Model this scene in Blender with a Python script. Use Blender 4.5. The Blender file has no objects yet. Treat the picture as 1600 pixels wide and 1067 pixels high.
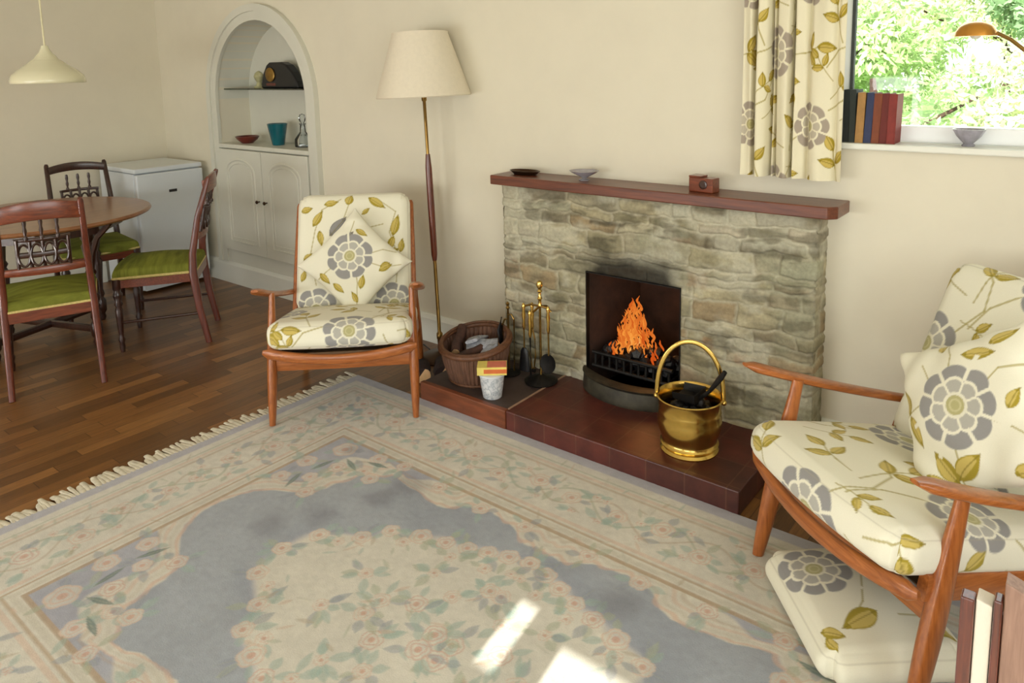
import bpy, bmesh, math, random
import numpy as np
from mathutils import Vector, Matrix, noise
PI = math.pi
random.seed(7); np.random.seed(7)
SC = bpy.context.scene
COL = SC.collection
R = math.radians

# ------------------------------------------------------------------ colour
def lin(c):
    out = []
    for v in c:
        v = v / 255.0
        out.append(v / 12.92 if v <= .04045 else ((v + .055) / 1.055) ** 2.4)
    return tuple(out)
def L4(c): return (*lin(c), 1.0)
def A3(c): return np.array(lin(c), dtype=np.float64)

# ------------------------------------------------------------------ materials
def new_mat(name):
    m = bpy.data.materials.new(name); m.use_nodes = True
    nt = m.node_tree; b = nt.nodes['Principled BSDF']
    return m, nt, b
def setp(b, **k):
    for n, v in k.items():
        n = n.replace('_', ' ')
        if n in b.inputs: b.inputs[n].default_value = v
def noise_node(nt, scale, detail=4, rough=.55, mapscale=None, coord='Object', dist=0):
    tc = nt.nodes.new('ShaderNodeTexCoord'); mp = nt.nodes.new('ShaderNodeMapping')
    nt.links.new(tc.outputs[coord], mp.inputs[0])
    if mapscale: mp.inputs['Scale'].default_value = mapscale
    n = nt.nodes.new('ShaderNodeTexNoise'); n.inputs['Scale'].default_value = scale
    n.inputs['Detail'].default_value = detail; n.inputs['Roughness'].default_value = rough
    n.inputs['Distortion'].default_value = dist
    nt.links.new(mp.outputs[0], n.inputs['Vector'])
    return n
def ramp(nt, fac, stops):
    r = nt.nodes.new('ShaderNodeValToRGB'); e = r.color_ramp.elements
    while len(e) > 1: e.remove(e[-1])
    e[0].position = stops[0][0]; e[0].color = stops[0][1]
    for p, c in stops[1:]:
        q = e.new(p); q.color = c
    nt.links.new(fac, r.inputs[0]); return r
def bump(nt, b, fac, strength=.2, dist=.002):
    bp = nt.nodes.new('ShaderNodeBump'); bp.inputs['Strength'].default_value = strength
    bp.inputs['Distance'].default_value = dist
    nt.links.new(fac, bp.inputs['Height']); nt.links.new(bp.outputs[0], b.inputs['Normal'])
def simple(name, rgb, rough=.5, metal=0, var=.12, scale=20, bmp=.0, mapscale=None, dist=.001, coat=0, **k):
    m, nt, b = new_mat(name); c = lin(rgb)
    n = noise_node(nt, scale, 5, .6, mapscale)
    lo = tuple(x * (1 - var) for x in c) + (1,); hi = tuple(min(1, x * (1 + var)) for x in c) + (1,)
    r = ramp(nt, n.outputs['Fac'], [(.3, lo), (.7, hi)])
    nt.links.new(r.outputs[0], b.inputs['Base Color'])
    setp(b, Roughness=rough, Metallic=metal, Coat_Weight=coat, **k)
    if bmp: bump(nt, b, n.outputs['Fac'], bmp, dist)
    return m
def wood(name, dark, light, axis='Y', rough=.35, scale=9, coat=.25, stretch=14):
    m, nt, b = new_mat(name)
    ms = {'X': (1, stretch, stretch), 'Y': (stretch, 1, stretch), 'Z': (stretch, stretch, 1)}[axis]
    n = noise_node(nt, scale, 6, .62, ms, dist=.4)
    r = ramp(nt, n.outputs['Fac'], [(.28, L4(dark)), (.72, L4(light))])
    nt.links.new(r.outputs[0], b.inputs['Base Color'])
    setp(b, Roughness=rough, Coat_Weight=coat, Coat_Roughness=.18)
    bump(nt, b, n.outputs['Fac'], .08, .001)
    return m
def vcol(name, rough=.85, var=.08, nscale=400, bmp=.25, sheen=0, bdist=.0006, spec=.3):
    m, nt, b = new_mat(name)
    a = nt.nodes.new('ShaderNodeAttribute'); a.attribute_name = 'Col'
    n = noise_node(nt, nscale, 3, .6)
    r = ramp(nt, n.outputs['Fac'], [(.3, (1 - var,) * 3 + (1,)), (.7, (1, 1, 1, 1))])
    mx = nt.nodes.new('ShaderNodeMix'); mx.data_type = 'RGBA'; mx.blend_type = 'MULTIPLY'
    mx.inputs[0].default_value = 1
    nt.links.new(a.outputs['Color'], mx.inputs[6]); nt.links.new(r.outputs[0], mx.inputs[7])
    nt.links.new(mx.outputs[2], b.inputs['Base Color'])
    setp(b, Roughness=rough, Sheen_Weight=sheen, Specular_IOR_Level=spec)
    if bmp: bump(nt, b, n.outputs['Fac'], bmp, bdist)
    return m

M = {}
M['wall'] = simple('cream_wall_paint', (221, 214, 193), .85, var=.02, scale=6, bmp=.12)
M['ceiling'] = simple('ceiling_paint', (240, 237, 226), .9, var=.02, scale=5)
M['white'] = simple('white_gloss_paint', (226, 226, 214), .4, var=.02, scale=8)
M['cupb'] = simple('cupboard_cream_paint', (213, 212, 198), .45, var=.02, scale=8)
M['upvc'] = simple('white_window_plastic', (240, 242, 242), .3, var=.01, scale=8)
M['gasket'] = simple('dark_rubber_gasket', (60, 64, 62), .6)
M['fridge'] = simple('white_enamel', (216, 222, 226), .3, var=.015, scale=6)
M['teak'] = wood('teak_polished', (130, 68, 26), (184, 110, 54), 'Y', .32)
M['teakx'] = wood('teak_polished_cross', (130, 68, 26), (184, 110, 54), 'X', .32)
M['teakz'] = wood('teak_polished_upright', (128, 66, 26), (182, 108, 52), 'Z', .3)
M['mahog'] = wood('mahogany_frame', (66, 26, 16), (118, 54, 32), 'Z', .3, coat=.4)
M['mahogx'] = wood('mahogany_rails', (80, 34, 18), (136, 66, 36), 'X', .28, coat=.4)
M['darkoak'] = wood('dark_stained_wood', (34, 18, 12), (66, 34, 22), 'Z', .3, coat=.4)
M['tabletop'] = wood('table_top_veneer', (112, 68, 40), (160, 108, 66), 'Y', .3, coat=.4, scale=5)
M['mantel'] = wood('mantel_hardwood', (74, 34, 18), (120, 62, 34), 'X', .38, coat=.25, scale=6)
M['brass'] = simple('polished_brass', (222, 188, 104), .2, 1, var=.12, scale=14)
M['oldbrass'] = simple('aged_brass', (150, 120, 66), .34, 1, var=.2, scale=25)
M['bronze'] = simple('dark_bronze', (70, 50, 34), .4, .8)
M['iron'] = simple('black_iron', (30, 28, 26), .55, .6, var=.4, scale=30, bmp=.3, dist=.002)
M['soot'] = simple('sooty_firebrick', (48, 30, 20), .95, var=.6, scale=9, bmp=.6, dist=.006)
M['fret'] = simple('cast_iron_fret', (62, 58, 46), .55, .35, var=.5, scale=18, bmp=.4, dist=.003)
M['coal'] = simple('coal', (18, 18, 20), .45, 0, var=.6, scale=60, bmp=.6, dist=.004)
M['ember'] = None
M['green'] = simple('green_velvet', (116, 120, 46), .8, var=.32, scale=7, bmp=.1, Specular_IOR_Level=.15, mapscale=(1, 6, 1))
M['braid'] = simple('gold_braid', (198, 180, 112), .7, var=.2, scale=150, bmp=.4)
M['shade'] = simple('cream_lampshade_fabric', (222, 212, 190), .8, var=.03, scale=60, bmp=.08)
M['pend'] = simple('cream_enamel_pendant', (228, 224, 190), .18, var=.02, scale=8, coat=.6)
M['cord'] = simple('cream_cord', (226, 220, 180), .6)
M['black'] = simple('black_plastic', (24, 24, 26), .4)
M['teal'] = simple('teal_glass', (8, 92, 104), .12, var=.25, scale=9, coat=.5)
M['redlac'] = simple('dark_red_lacquer', (98, 34, 26), .3, var=.3, scale=12, coat=.4)
M['fringe'] = simple('cream_fringe_wool', (208, 200, 178), .95, var=.15, scale=60)
M['wick'] = simple('brown_wicker', (104, 72, 54), .7, var=.35, scale=45, bmp=.5, dist=.003, mapscale=(1, 1, .3))
M['wickrim'] = simple('wicker_rim', (96, 60, 36), .6, var=.4, scale=60, bmp=.5, dist=.003)
M['logend'] = simple('cut_log_end', (214, 172, 122), .8, var=.15, scale=30)
M['bark'] = simple('log_bark', (66, 42, 32), .9, var=.5, scale=30, bmp=.7, dist=.004)
M['barkdark'] = simple('dark_log_bark', (44, 28, 24), .9, var=.5, scale=30, bmp=.7, dist=.004)
M['paper'] = simple('newsprint', (150, 152, 158), .9, var=.35, scale=70)
M['page'] = simple('book_pages', (226, 216, 198), .9, var=.06, scale=120, mapscale=(20, 1, 1))

def glass_mat(name, tint=(1, 1, 1), rough=.0, mixfac=.12):
    m, nt, b = new_mat(name)
    nt.nodes.remove(b); o = nt.nodes['Material Output']
    t = nt.nodes.new('ShaderNodeBsdfTransparent'); t.inputs[0].default_value = (*tint, 1)
    g = nt.nodes.new('ShaderNodeBsdfGlossy'); g.inputs['Roughness'].default_value = max(rough, .02)
    fr = nt.nodes.new('ShaderNodeFresnel'); fr.inputs[0].default_value = 1.45
    n = nt.nodes.new('ShaderNodeMath'); n.operation = 'ADD'; n.inputs[1].default_value = mixfac
    n.use_clamp = True
    nt.links.new(fr.outputs[0], n.inputs[0])
    mx = nt.nodes.new('ShaderNodeMixShader'); nt.links.new(n.outputs[0], mx.inputs[0])
    nt.links.new(t.outputs[0], mx.inputs[1]); nt.links.new(g.outputs[0], mx.inputs[2])
    nt.links.new(mx.outputs[0], o.inputs[0]); return m
M['pane'] = glass_mat('window_glass', (.97, 1, .98), 0, .0)
M['glass'] = glass_mat('clear_glass', (.94, .96, .97), .05, .02)
M['glassdk'] = glass_mat('green_glass_shelf', (.35, .48, .40), .03, .1)

def floor_material():
    m, nt, b = new_mat('merbau_strip_floor')
    N, K = nt.nodes.new, nt.links.new
    tc = N('ShaderNodeTexCoord'); sp = N('ShaderNodeSeparateXYZ'); K(tc.outputs['Object'], sp.inputs[0])
    def math_(op, a, v=None, c=None):
        n = N('ShaderNodeMath'); n.operation = op
        for i, q in enumerate((a, v)):
            if q is None: continue
            if isinstance(q, (int, float)): n.inputs[i].default_value = q
            else: K(q, n.inputs[i])
        return n.outputs[0]
    xs = math_('DIVIDE', sp.outputs[0], .062); row = math_('FLOOR', xs)
    wn = N('ShaderNodeTexWhiteNoise'); wn.noise_dimensions = '1D'; K(row, wn.inputs['W'])
    ys = math_('ADD', math_('DIVIDE', sp.outputs[1], .46), math_('MULTIPLY', wn.outputs[0], 7.3))
    colm = math_('FLOOR', ys)
    cb = N('ShaderNodeCombineXYZ'); K(row, cb.inputs[0]); K(colm, cb.inputs[1])
    w2 = N('ShaderNodeTexWhiteNoise'); w2.noise_dimensions = '3D'; K(cb.outputs[0], w2.inputs['Vector'])
    r = ramp(nt, w2.outputs[0], [(0, L4((100, 66, 32))), (.3, L4((122, 82, 41))), (.62, L4((138, 94, 48))), (.85, L4((154, 108, 58))), (1, L4((110, 73, 36)))])
    g = noise_node(nt, 7, 6, .65, (16, 1.2, 1), dist=.6)
    gr = ramp(nt, g.outputs['Fac'], [(.25, (.5, .5, .5, 1)), (.7, (1.12, 1.08, 1.05, 1))])
    mx = N('ShaderNodeMix'); mx.data_type = 'RGBA'; mx.blend_type = 'MULTIPLY'; mx.inputs[0].default_value = .85
    K(r.outputs[0], mx.inputs[6]); K(gr.outputs[0], mx.inputs[7])
    fx = math_('FRACT', xs); fy = math_('FRACT', ys)
    ex = math_('LESS_THAN', fx, .035); ey = math_('LESS_THAN', fy, .006)
    e = math_('MAXIMUM', ex, ey)
    m2 = N('ShaderNodeMix'); m2.data_type = 'RGBA'; K(math_('MULTIPLY', e, .75), m2.inputs[0])
    K(mx.outputs[2], m2.inputs[6]); m2.inputs[7].default_value = L4((46, 24, 14))
    K(m2.outputs[2], b.inputs['Base Color'])
    setp(b, Roughness=.34, Coat_Weight=.15, Coat_Roughness=.2)
    bump(nt, b, g.outputs['Fac'], .05, .001)
    return m
M['floor'] = floor_material()

def tile_material():
    m, nt, b = new_mat('red_quarry_tiles')
    tc = nt.nodes.new('ShaderNodeTexCoord'); br = nt.nodes.new('ShaderNodeTexBrick')
    mp = nt.nodes.new('ShaderNodeMapping'); nt.links.new(tc.outputs['Object'], mp.inputs[0]); nt.links.new(mp.outputs[0], br.inputs['Vector'])
    mp.inputs['Location'].default_value = (-.01, .033, 0)
    br.offset = 0; br.inputs['Scale'].default_value = 1
    br.inputs['Color1'].default_value = L4((92, 42, 34)); br.inputs['Color2'].default_value = L4((72, 36, 30))
    br.inputs['Mortar'].default_value = L4((96, 60, 46)); br.inputs['Mortar Size'].default_value = .003
    br.inputs['Mortar Smooth'].default_value = .3; br.inputs['Brick Width'].default_value = .148; br.inputs['Row Height'].default_value = .148
    n = noise_node(nt, 14, 5, .6)
    r = ramp(nt, n.outputs['Fac'], [(.3, (.55, .5, .5, 1)), (.7, (1.25, 1.2, 1.1, 1))])
    mx = nt.nodes.new('ShaderNodeMix'); mx.data_type = 'RGBA'; mx.blend_type = 'MULTIPLY'; mx.inputs[0].default_value = .8
    nt.links.new(br.outputs[0], mx.inputs[6]); nt.links.new(r.outputs[0], mx.inputs[7])
    nt.links.new(mx.outputs[2], b.inputs['Base Color']); setp(b, Roughness=.42)
    bump(nt, b, n.outputs['Fac'], .2, .002)
    return m
M['tile'] = tile_material()
M['slate'] = simple('dark_slate_slab', (72, 58, 52), .6, var=.35, scale=10, bmp=.3, dist=.002)
M['edging'] = simple('timber_hearth_edging', (116, 62, 36), .4, var=.35, scale=7, mapscale=(1, 6, 6))
M['ornament'] = simple('pale_green_ceramic', (176, 172, 130), .4, var=.25, scale=20)

# ------------------------------------------------------------------ geometry helpers
class MB:
    """collects shapes that become ONE mesh object"""
    def __init__(s): s.v = []; s.f = []
    def add(s, vs, fs):
        n = len(s.v); s.v += [tuple(v) for v in vs]; s.f += [tuple(i + n for i in f) for f in fs]; return s
    def box(s, lo, hi, mtx=None):
        vs = [Vector((x, y, z)) for x in (lo[0], hi[0]) for y in (lo[1], hi[1]) for z in (lo[2], hi[2])]
        if mtx: vs = [mtx @ v for v in vs]
        return s.add(vs, [(0, 1, 3, 2), (4, 6, 7, 5), (0, 4, 5, 1), (2, 3, 7, 6), (0, 2, 6, 4), (1, 5, 7, 3)])
    def cbox(s, c, size, rot=None):
        m = Matrix.Translation(c) @ (rot.to_4x4() if rot else Matrix())
        h = [q / 2 for q in size]
        return s.box([-q for q in h], h, m)
    def prism(s, poly, axis, a, b):
        """poly: 2D outline; extruded along axis from a to b"""
        def P(p, t):
            return {'x': (t, p[0], p[1]), 'y': (p[0], t, p[1]), 'z': (p[0], p[1], t)}[axis]
        n = len(poly); vs = [P(p, a) for p in poly] + [P(p, b) for p in poly]
        fs = [tuple(range(n)), tuple(range(2 * n - 1, n - 1, -1))] + [(i, n + i, n + (i + 1) % n, (i + 1) % n) for i in range(n)]
        return s.add(vs, fs)
    def sweep(s, pts, ws, hs=None, up=(0, 0, 1), seg=12, power=2., closed=False, cap=True):
        """superelliptic section swept along pts; ws half-width sideways, hs half-height along up"""
        pts = [Vector(p) for p in pts]; n = len(pts)
        if not hasattr(ws, '__len__'): ws = [ws] * n
        if hs is None: hs = ws
        if not hasattr(hs, '__len__'): hs = [hs] * n
        up = Vector(up); vs = []
        for i, p in enumerate(pts):
            if closed: t = pts[(i + 1) % n] - pts[i - 1]
            else: t = pts[min(i + 1, n - 1)] - pts[max(i - 1, 0)]
            t.normalize(); sd = t.cross(up)
            if sd.length < 1e-4: sd = t.cross(Vector((1, .01, 0)))
            sd.normalize(); u = sd.cross(t).normalized()
            for k in range(seg):
                a = 2 * PI * k / seg; c, q = math.cos(a), math.sin(a)
                c = math.copysign(abs(c) ** (2 / power), c); q = math.copysign(abs(q) ** (2 / power), q)
                vs.append(p + sd * (c * ws[i]) + u * (q * hs[i]))
        fs = []
        for i in range(n if closed else n - 1):
            j = (i + 1) % n
            for k in range(seg):
                l = (k + 1) % seg
                fs.append((i * seg + k, i * seg + l, j * seg + l, j * seg + k))
        if cap and not closed:
            fs.append(tuple(range(seg - 1, -1, -1))); fs.append(tuple((n - 1) * seg + k for k in range(seg)))
        return s.add(vs, fs)
    def lathe(s, prof, c=(0, 0, 0), seg=32, sx=1, sy=1, mtx=None, closed=False):
        """prof: (radius, z) list"""
        n = len(prof); vs = []
        for r, z in prof:
            for k in range(seg):
                a = 2 * PI * k / seg
                v = Vector((r * sx * math.cos(a), r * sy * math.sin(a), z))
                vs.append((mtx @ v if mtx else v) + Vector(c))
        fs = []
        for i in range(n - 1 + (1 if closed else 0)):
            j = (i + 1) % n
            for k in range(seg):
                l = (k + 1) % seg; fs.append((i * seg + k, i * seg + l, j * seg + l, j * seg + k))
        if not closed:
            if prof[0][0] > 1e-5: fs.append(tuple(range(seg - 1, -1, -1)))
            if prof[-1][0] > 1e-5: fs.append(tuple((n - 1) * seg + k for k in range(seg)))
        return s.add(vs, fs)
    def sphere(s, c, r, sc=(1, 1, 1), seg=16, rings=10):
        return s.lathe([(r * math.sin(PI * i / rings) + 1e-6, -r * sc[2] * math.cos(PI * i / rings)) for i in range(rings + 1)], c, seg, sc[0], sc[1])
    def rock(s, c, r, seed, sub=2):
        bm = bmesh.new(); bmesh.ops.create_icosphere(bm, subdivisions=sub, radius=r)
        vs = []
        for v in bm.verts:
            d = noise.noise(v.co * (1.7 / r) + Vector((seed * 3.1, seed, 0))) * .45 + 1
            vs.append(v.co * d + Vector(c))
        fs = [tuple(q.index for q in f.verts) for f in bm.faces]; bm.free()
        return s.add(vs, fs)
    def build(s, name, m, parent=None, bevel=0, smooth=False, bseg=2, angle=35, loc=None, recalc=True):
        me = bpy.data.meshes.new(name); me.from_pydata(s.v, [], s.f); me.update()
        if recalc:
            bm = bmesh.new(); bm.from_mesh(me)
            bmesh.ops.remove_doubles(bm, verts=bm.verts, dist=1e-6)
            bmesh.ops.recalc_face_normals(bm, faces=bm.faces); bm.to_mesh(me); bm.free()
        if m: me.materials.append(m)
        o = bpy.data.objects.new(name, me); COL.objects.link(o)
        if parent: o.parent = parent
        if loc: o.location = loc
        if bevel:
            b = o.modifiers.new('bevel', 'BEVEL'); b.width = bevel; b.segments = bseg; b.limit_method = 'ANGLE'; b.angle_limit = R(40)
        if smooth:
            me.polygons.foreach_set('use_smooth', [True] * len(me.polygons))
            if angle < 180: 
                try: me.set_sharp_from_angle(angle=R(angle))
                except Exception: pass
        return o

def tag(o, label=None, cat=None, group=None, kind=None):
    if label: o['label'] = label
    if cat: o['category'] = cat
    if group: o['group'] = group
    if kind: o['kind'] = kind
    return o
def thing(name, label, cat, loc=(0, 0, 0), rz=0, group=None):
    o = bpy.data.objects.new(name, None); COL.objects.link(o); o.empty_display_size = .1
    o.location = loc; o.rotation_euler = (0, 0, rz)
    return tag(o, label, cat, group)
def struct(o): o['kind'] = 'structure'; return o
def np_mesh(name, V, F, m, parent=None, col=None, smooth=True):
    me = bpy.data.meshes.new(name)
    me.vertices.add(len(V)); me.vertices.foreach_set('co', np.ascontiguousarray(V, dtype=np.float32).ravel())
    F = np.asarray(F, dtype=np.int32); nf, k = F.shape
    me.loops.add(nf * k); me.loops.foreach_set('vertex_index', F.ravel())
    me.polygons.add(nf); me.polygons.foreach_set('loop_start', np.arange(0, nf * k, k, dtype=np.int32))
    try: me.polygons.foreach_set('loop_total', np.full(nf, k, dtype=np.int32))
    except Exception: pass
    me.update(calc_edges=True); me.validate()
    if smooth: me.polygons.foreach_set('use_smooth', np.ones(len(me.polygons), dtype=bool))
    if col is not None:
        at = me.attributes.new('Col', 'FLOAT_COLOR', 'POINT')
        at.data.foreach_set('color', np.c_[np.clip(col, 0, 1), np.ones(len(V))].astype(np.float32).ravel())
    me.materials.append(m)
    o = bpy.data.objects.new(name, me); COL.objects.link(o)
    if parent: o.parent = parent
    return o
def grid_faces(nu, nv):
    i = np.arange(nu * nv).reshape(nu, nv)
    return np.stack([i[:-1, :-1], i[1:, :-1], i[1:, 1:], i[:-1, 1:]], -1).reshape(-1, 4)
def copy_tree(o, parent=None):
    c = o.copy(); COL.objects.link(c); c.parent = parent
    for ch in [q for q in bpy.data.objects if q.parent == o]: copy_tree(ch, c)
    return c

# ------------------------------------------------------------------ printed floral pattern
def S(a, b, x):
    t = np.clip((x - a) / (b - a), 0, 1); return t * t * (3 - 2 * t)
CREAM, GREY, GREYD, OLIVE, GOLD, OLD = A3((232, 228, 206)), A3((148, 146, 143)), A3((126, 123, 120)), A3((162, 144, 44)), A3((206, 184, 104)), A3((128, 114, 36))
def over(col, m, c): return col * (1 - m[:, None]) + c * m[:, None]
def flower(col, dx, dy, Rr, rot=0., g=None):
    g = GREY if g is None else g
    r = np.hypot(dx, dy) / Rr; th = np.arctan2(dy, dx) + rot
    near = r < 1.3; aa = .0018 / Rr
    lob = np.abs(np.cos(4 * th + .25 * np.sin(2 * th))); b = .82 + .17 * lob ** .5 + .02 * np.sin(3 * th)
    col = over(col, S(b + aa, b - aa, r) * near, g)
    col = over(col, S(.09, .05, lob * np.clip(r, .3, 1) * .4) * (r > .58) * near, CREAM)
    l2 = np.abs(np.cos(3.5 * th + .5 + .3 * np.sin(th))); b2 = .52 + .12 * l2 ** .6
    ring = S(.050, .030, np.abs(r - b2)) * near; col = over(col, ring, CREAM)
    inn = S(b2 - .03, b2 - .05, r); col = over(col, inn * .35, CREAM * .9)
    col = over(col, S(.07, .04, l2 * r * .55) * (r < b2) * (r > .24) * near, CREAM)
    col = over(col, S(.31, .29, r), CREAM * .95)
    col = over(col, S(.235, .215, r), A3((178, 172, 122)))
    col = over(col, S(.03, .01, np.abs(r - .13)) * .7, A3((206, 200, 156)))
    return col
def leaf(col, dx, dy, ang, ln, wd, c1=None, c2=None):
    c1 = OLIVE if c1 is None else c1; c2 = GOLD if c2 is None else c2
    ca, sa = math.cos(ang), math.sin(ang)
    t = (dx * ca + dy * sa) / ln; s = (-dx * sa + dy * ca)
    prof = wd * np.sin(PI * np.clip(t, 0, 1) ** .85) * (1 - .15 * np.clip(t, 0, 1))
    ins = ((t > 0) & (t < 1)).astype(float)
    m = S(prof + .0012, prof - .0012, np.abs(s)) * ins; col = over(col, m, c1)
    m2 = S(prof * .62 + .001, prof * .62 - .001, np.abs(s - prof * .22)) * ins * (t > .15) * (t < .8); col = over(col, m2 * .85, c2)
    return over(col, S(.0022, .0008, np.abs(s)) * ins * .7, OLD)
def stem(col, dx, dy, pts, w=.0022, c=None):
    c = A3((172, 160, 96)) if c is None else c
    for (x0, y0), (x1, y1) in zip(pts[:-1], pts[1:]):
        vx, vy = x1 - x0, y1 - y0; l2 = vx * vx + vy * vy + 1e-9
        t = np.clip(((dx - x0) * vx + (dy - y0) * vy) / l2, 0, 1)
        d = np.hypot(dx - x0 - t * vx, dy - y0 - t * vy)
        col = over(col, S(w + .0012, w - .0006, d) * .8, c)
    return col
def sprig(col, dx, dy, ang, sc=1., mirror=1):
    ca, sa = math.cos(ang), math.sin(ang)
    x = (dx * ca + dy * sa) / sc; y = (-dx * sa + dy * ca) / sc * mirror
    col = stem(col, x, y, [(-.07, -.01), (-.02, .0), (.02, .004), (.06, 0)], .002)
    col = leaf(col, x + .0, y - .0, R(62), .062, .017)
    col = leaf(col, x - .005, y + .0, R(-50), .06, .016)
    col = leaf(col, x - .045, y - .0, R(20), .066, .018)
    return col
def tile_pattern(u, v, ox=0., oy=0., rot=0., g=None, sc=1.22):
    """repeat of the furnishing fabric; u, v in metres"""
    u = u / sc; v = v / sc
    if rot:
        c, s = math.cos(rot), math.sin(rot); u, v = u * c + v * s, -u * s + v * c
    W, H = .50, .44
    u = u + ox; v = v + oy
    def d(cx, cy): return (u - cx + W / 2) % W - W / 2, (v - cy + H / 2) % H - H / 2
    col = np.tile(CREAM, (len(u), 1))
    for cx, cy, pts in ((.10, .10, [(.07, .05), (.12, .12), (.11, .19), (.07, .23)]), (.35, .33, [(-.06, -.05), (-.12, -.10), (-.15, -.16)]),
                        (.35, .33, [(.07, .03), (.13, .06), (.17, .12)]), (.10, .10, [(-.08, .02), (-.15, 0), (-.19, -.05)])):
        dx, dy = d(cx, cy); col = stem(col, dx, dy, pts)
    for cx, cy, a, sc, mi in ((.20, .30, 70, 1, 1), (.33, .10, 15, 1.05, -1), (.10, .265, 150, .9, 1), (.45, .19, 100, 1, 1), (.235, .02, -60, .95, -1), (.47, .43, 30, .8, 1), (.22, .17, -20, .7, 1), (.02, .36, 40, .8, -1), (.40, .05, 120, .75, 1), (.24, .42, 200, .7, 1)):
        dx, dy = d(cx, cy); col = sprig(col, dx, dy, R(a), sc, mi)
    dx, dy = d(.10, .10); col = flower(col, dx, dy, .088, .2, g)
    dx, dy = d(.35, .31); col = flower(col, dx, dy, .075, .7, g)
    return col

def cube_grid(nx, ny, nz):
    Vs, Fs, off = [], [], 0
    def face(a, b, fn):
        nonlocal off
        A, B = np.meshgrid(np.linspace(-1, 1, a + 1), np.linspace(-1, 1, b + 1), indexing='ij')
        Vs.append(fn(A.ravel(), B.ravel())); f = grid_faces(a + 1, b + 1) + off; Fs.append(f); off += (a + 1) * (b + 1)
    one = lambda A: np.ones_like(A)
    face(nx, ny, lambda A, B: np.c_[A, B, one(A)]); face(ny, nx, lambda A, B: np.c_[B, A, -one(A)])
    face(ny, nz, lambda A, B: np.c_[one(A), A, B]); face(nz, ny, lambda A, B: np.c_[-one(A), B, A])
    face(nz, nx, lambda A, B: np.c_[B, one(A), A]); face(nx, nz, lambda A, B: np.c_[A, -one(A), B])
    V = np.vstack(Vs); F = np.vstack(Fs)
    key = np.round(V * 100000).astype(np.int64)
    _, idx, inv = np.unique(key, axis=0, return_index=True, return_inverse=True)
    return V[idx], inv.ravel()[F]
M['fabric'] = vcol('printed_floral_cotton', .9, .05, 500, .2, .15)
FROST = simple('frosted_lilac_glass', (206, 202, 212), .2, var=.12, scale=50, Transmission_Weight=.6)
M['curtain'] = vcol('printed_floral_curtain_cotton', .9, .04, 400, .1)
def cushion(name, parent, w, d, t, pat, r=.03, puff=.018, step=.0035, loc=(0, 0, 0), rot=(0, 0, 0), bow=0., front_round=0., bp=.4):
    P, F = cube_grid(max(4, int(w / step)), max(4, int(d / step)), max(4, int(t / step)))
    h = np.array([w / 2, d / 2, t / 2]); p = P * h
    inner = np.clip(p, -(h - r), h - r); dl = p - inner; ln = np.linalg.norm(dl, axis=1)
    n = dl / np.maximum(ln, 1e-9)[:, None]; q = np.where(ln[:, None] > 1e-9, inner + n * r, p)
    cr = .05  # plan-view corner radius
    a = np.abs(q[:, :2]); lim = h[:2] - cr; e = np.maximum(a - lim, 0); el = np.hypot(e[:, 0], e[:, 1])
    k = np.where((e[:, 0] > 0) & (e[:, 1] > 0), np.maximum(e[:, 0], e[:, 1]) / np.maximum(el, 1e-9), 1.)
    q[:, :2] = np.sign(q[:, :2]) * np.where((e > 0), lim + e * k[:, None], a)
    sx, sy = q[:, 0] / h[0], q[:, 1] / h[1]
    q[:, 2] += np.where(q[:, 2] > 0, 1., -bp) * (np.abs(q[:, 2]) / h[2]) * puff * (1 - sx ** 2) * (1 - sy ** 2)
    sz = np.clip(q[:, 2] / h[2], -1, 1)
    bul = .010 * (1 - sz ** 2)
    q[:, 0] += np.sign(sx) * bul * (np.abs(sx) > .9); q[:, 1] += np.sign(sy) * bul * (np.abs(sy) > .9)
    if front_round: q[:, 1] -= front_round * (1 - sx ** 2) * np.clip(-sy, 0, 1)
    if bow: q[:, 2] -= bow * (1 - sx ** 2) * np.clip(-sy, 0, 1)
    dz = h[2] - p[:, 2]
    ex, ey = np.abs(P[:, 0]) > .999, np.abs(P[:, 1]) > .999
    bot = P[:, 2] < -.999
    u = p[:, 0] + np.sign(p[:, 0]) * dz * (ex & ~bot); v = p[:, 1] + np.sign(p[:, 1]) * dz * (ey & ~ex & ~bot)
    col = pat(u, v)
    # stitched piping seams
    seam = S(.004, .0015, np.abs(np.abs(p[:, 2]) - h[2] * .80)) * (ex | ey)
    col = over(col, seam * .35, A3((170, 162, 140)))
    o = np_mesh(name, q, F, M['fabric'], parent, col); o.location = loc; o.rotation_euler = rot
    return o
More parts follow.
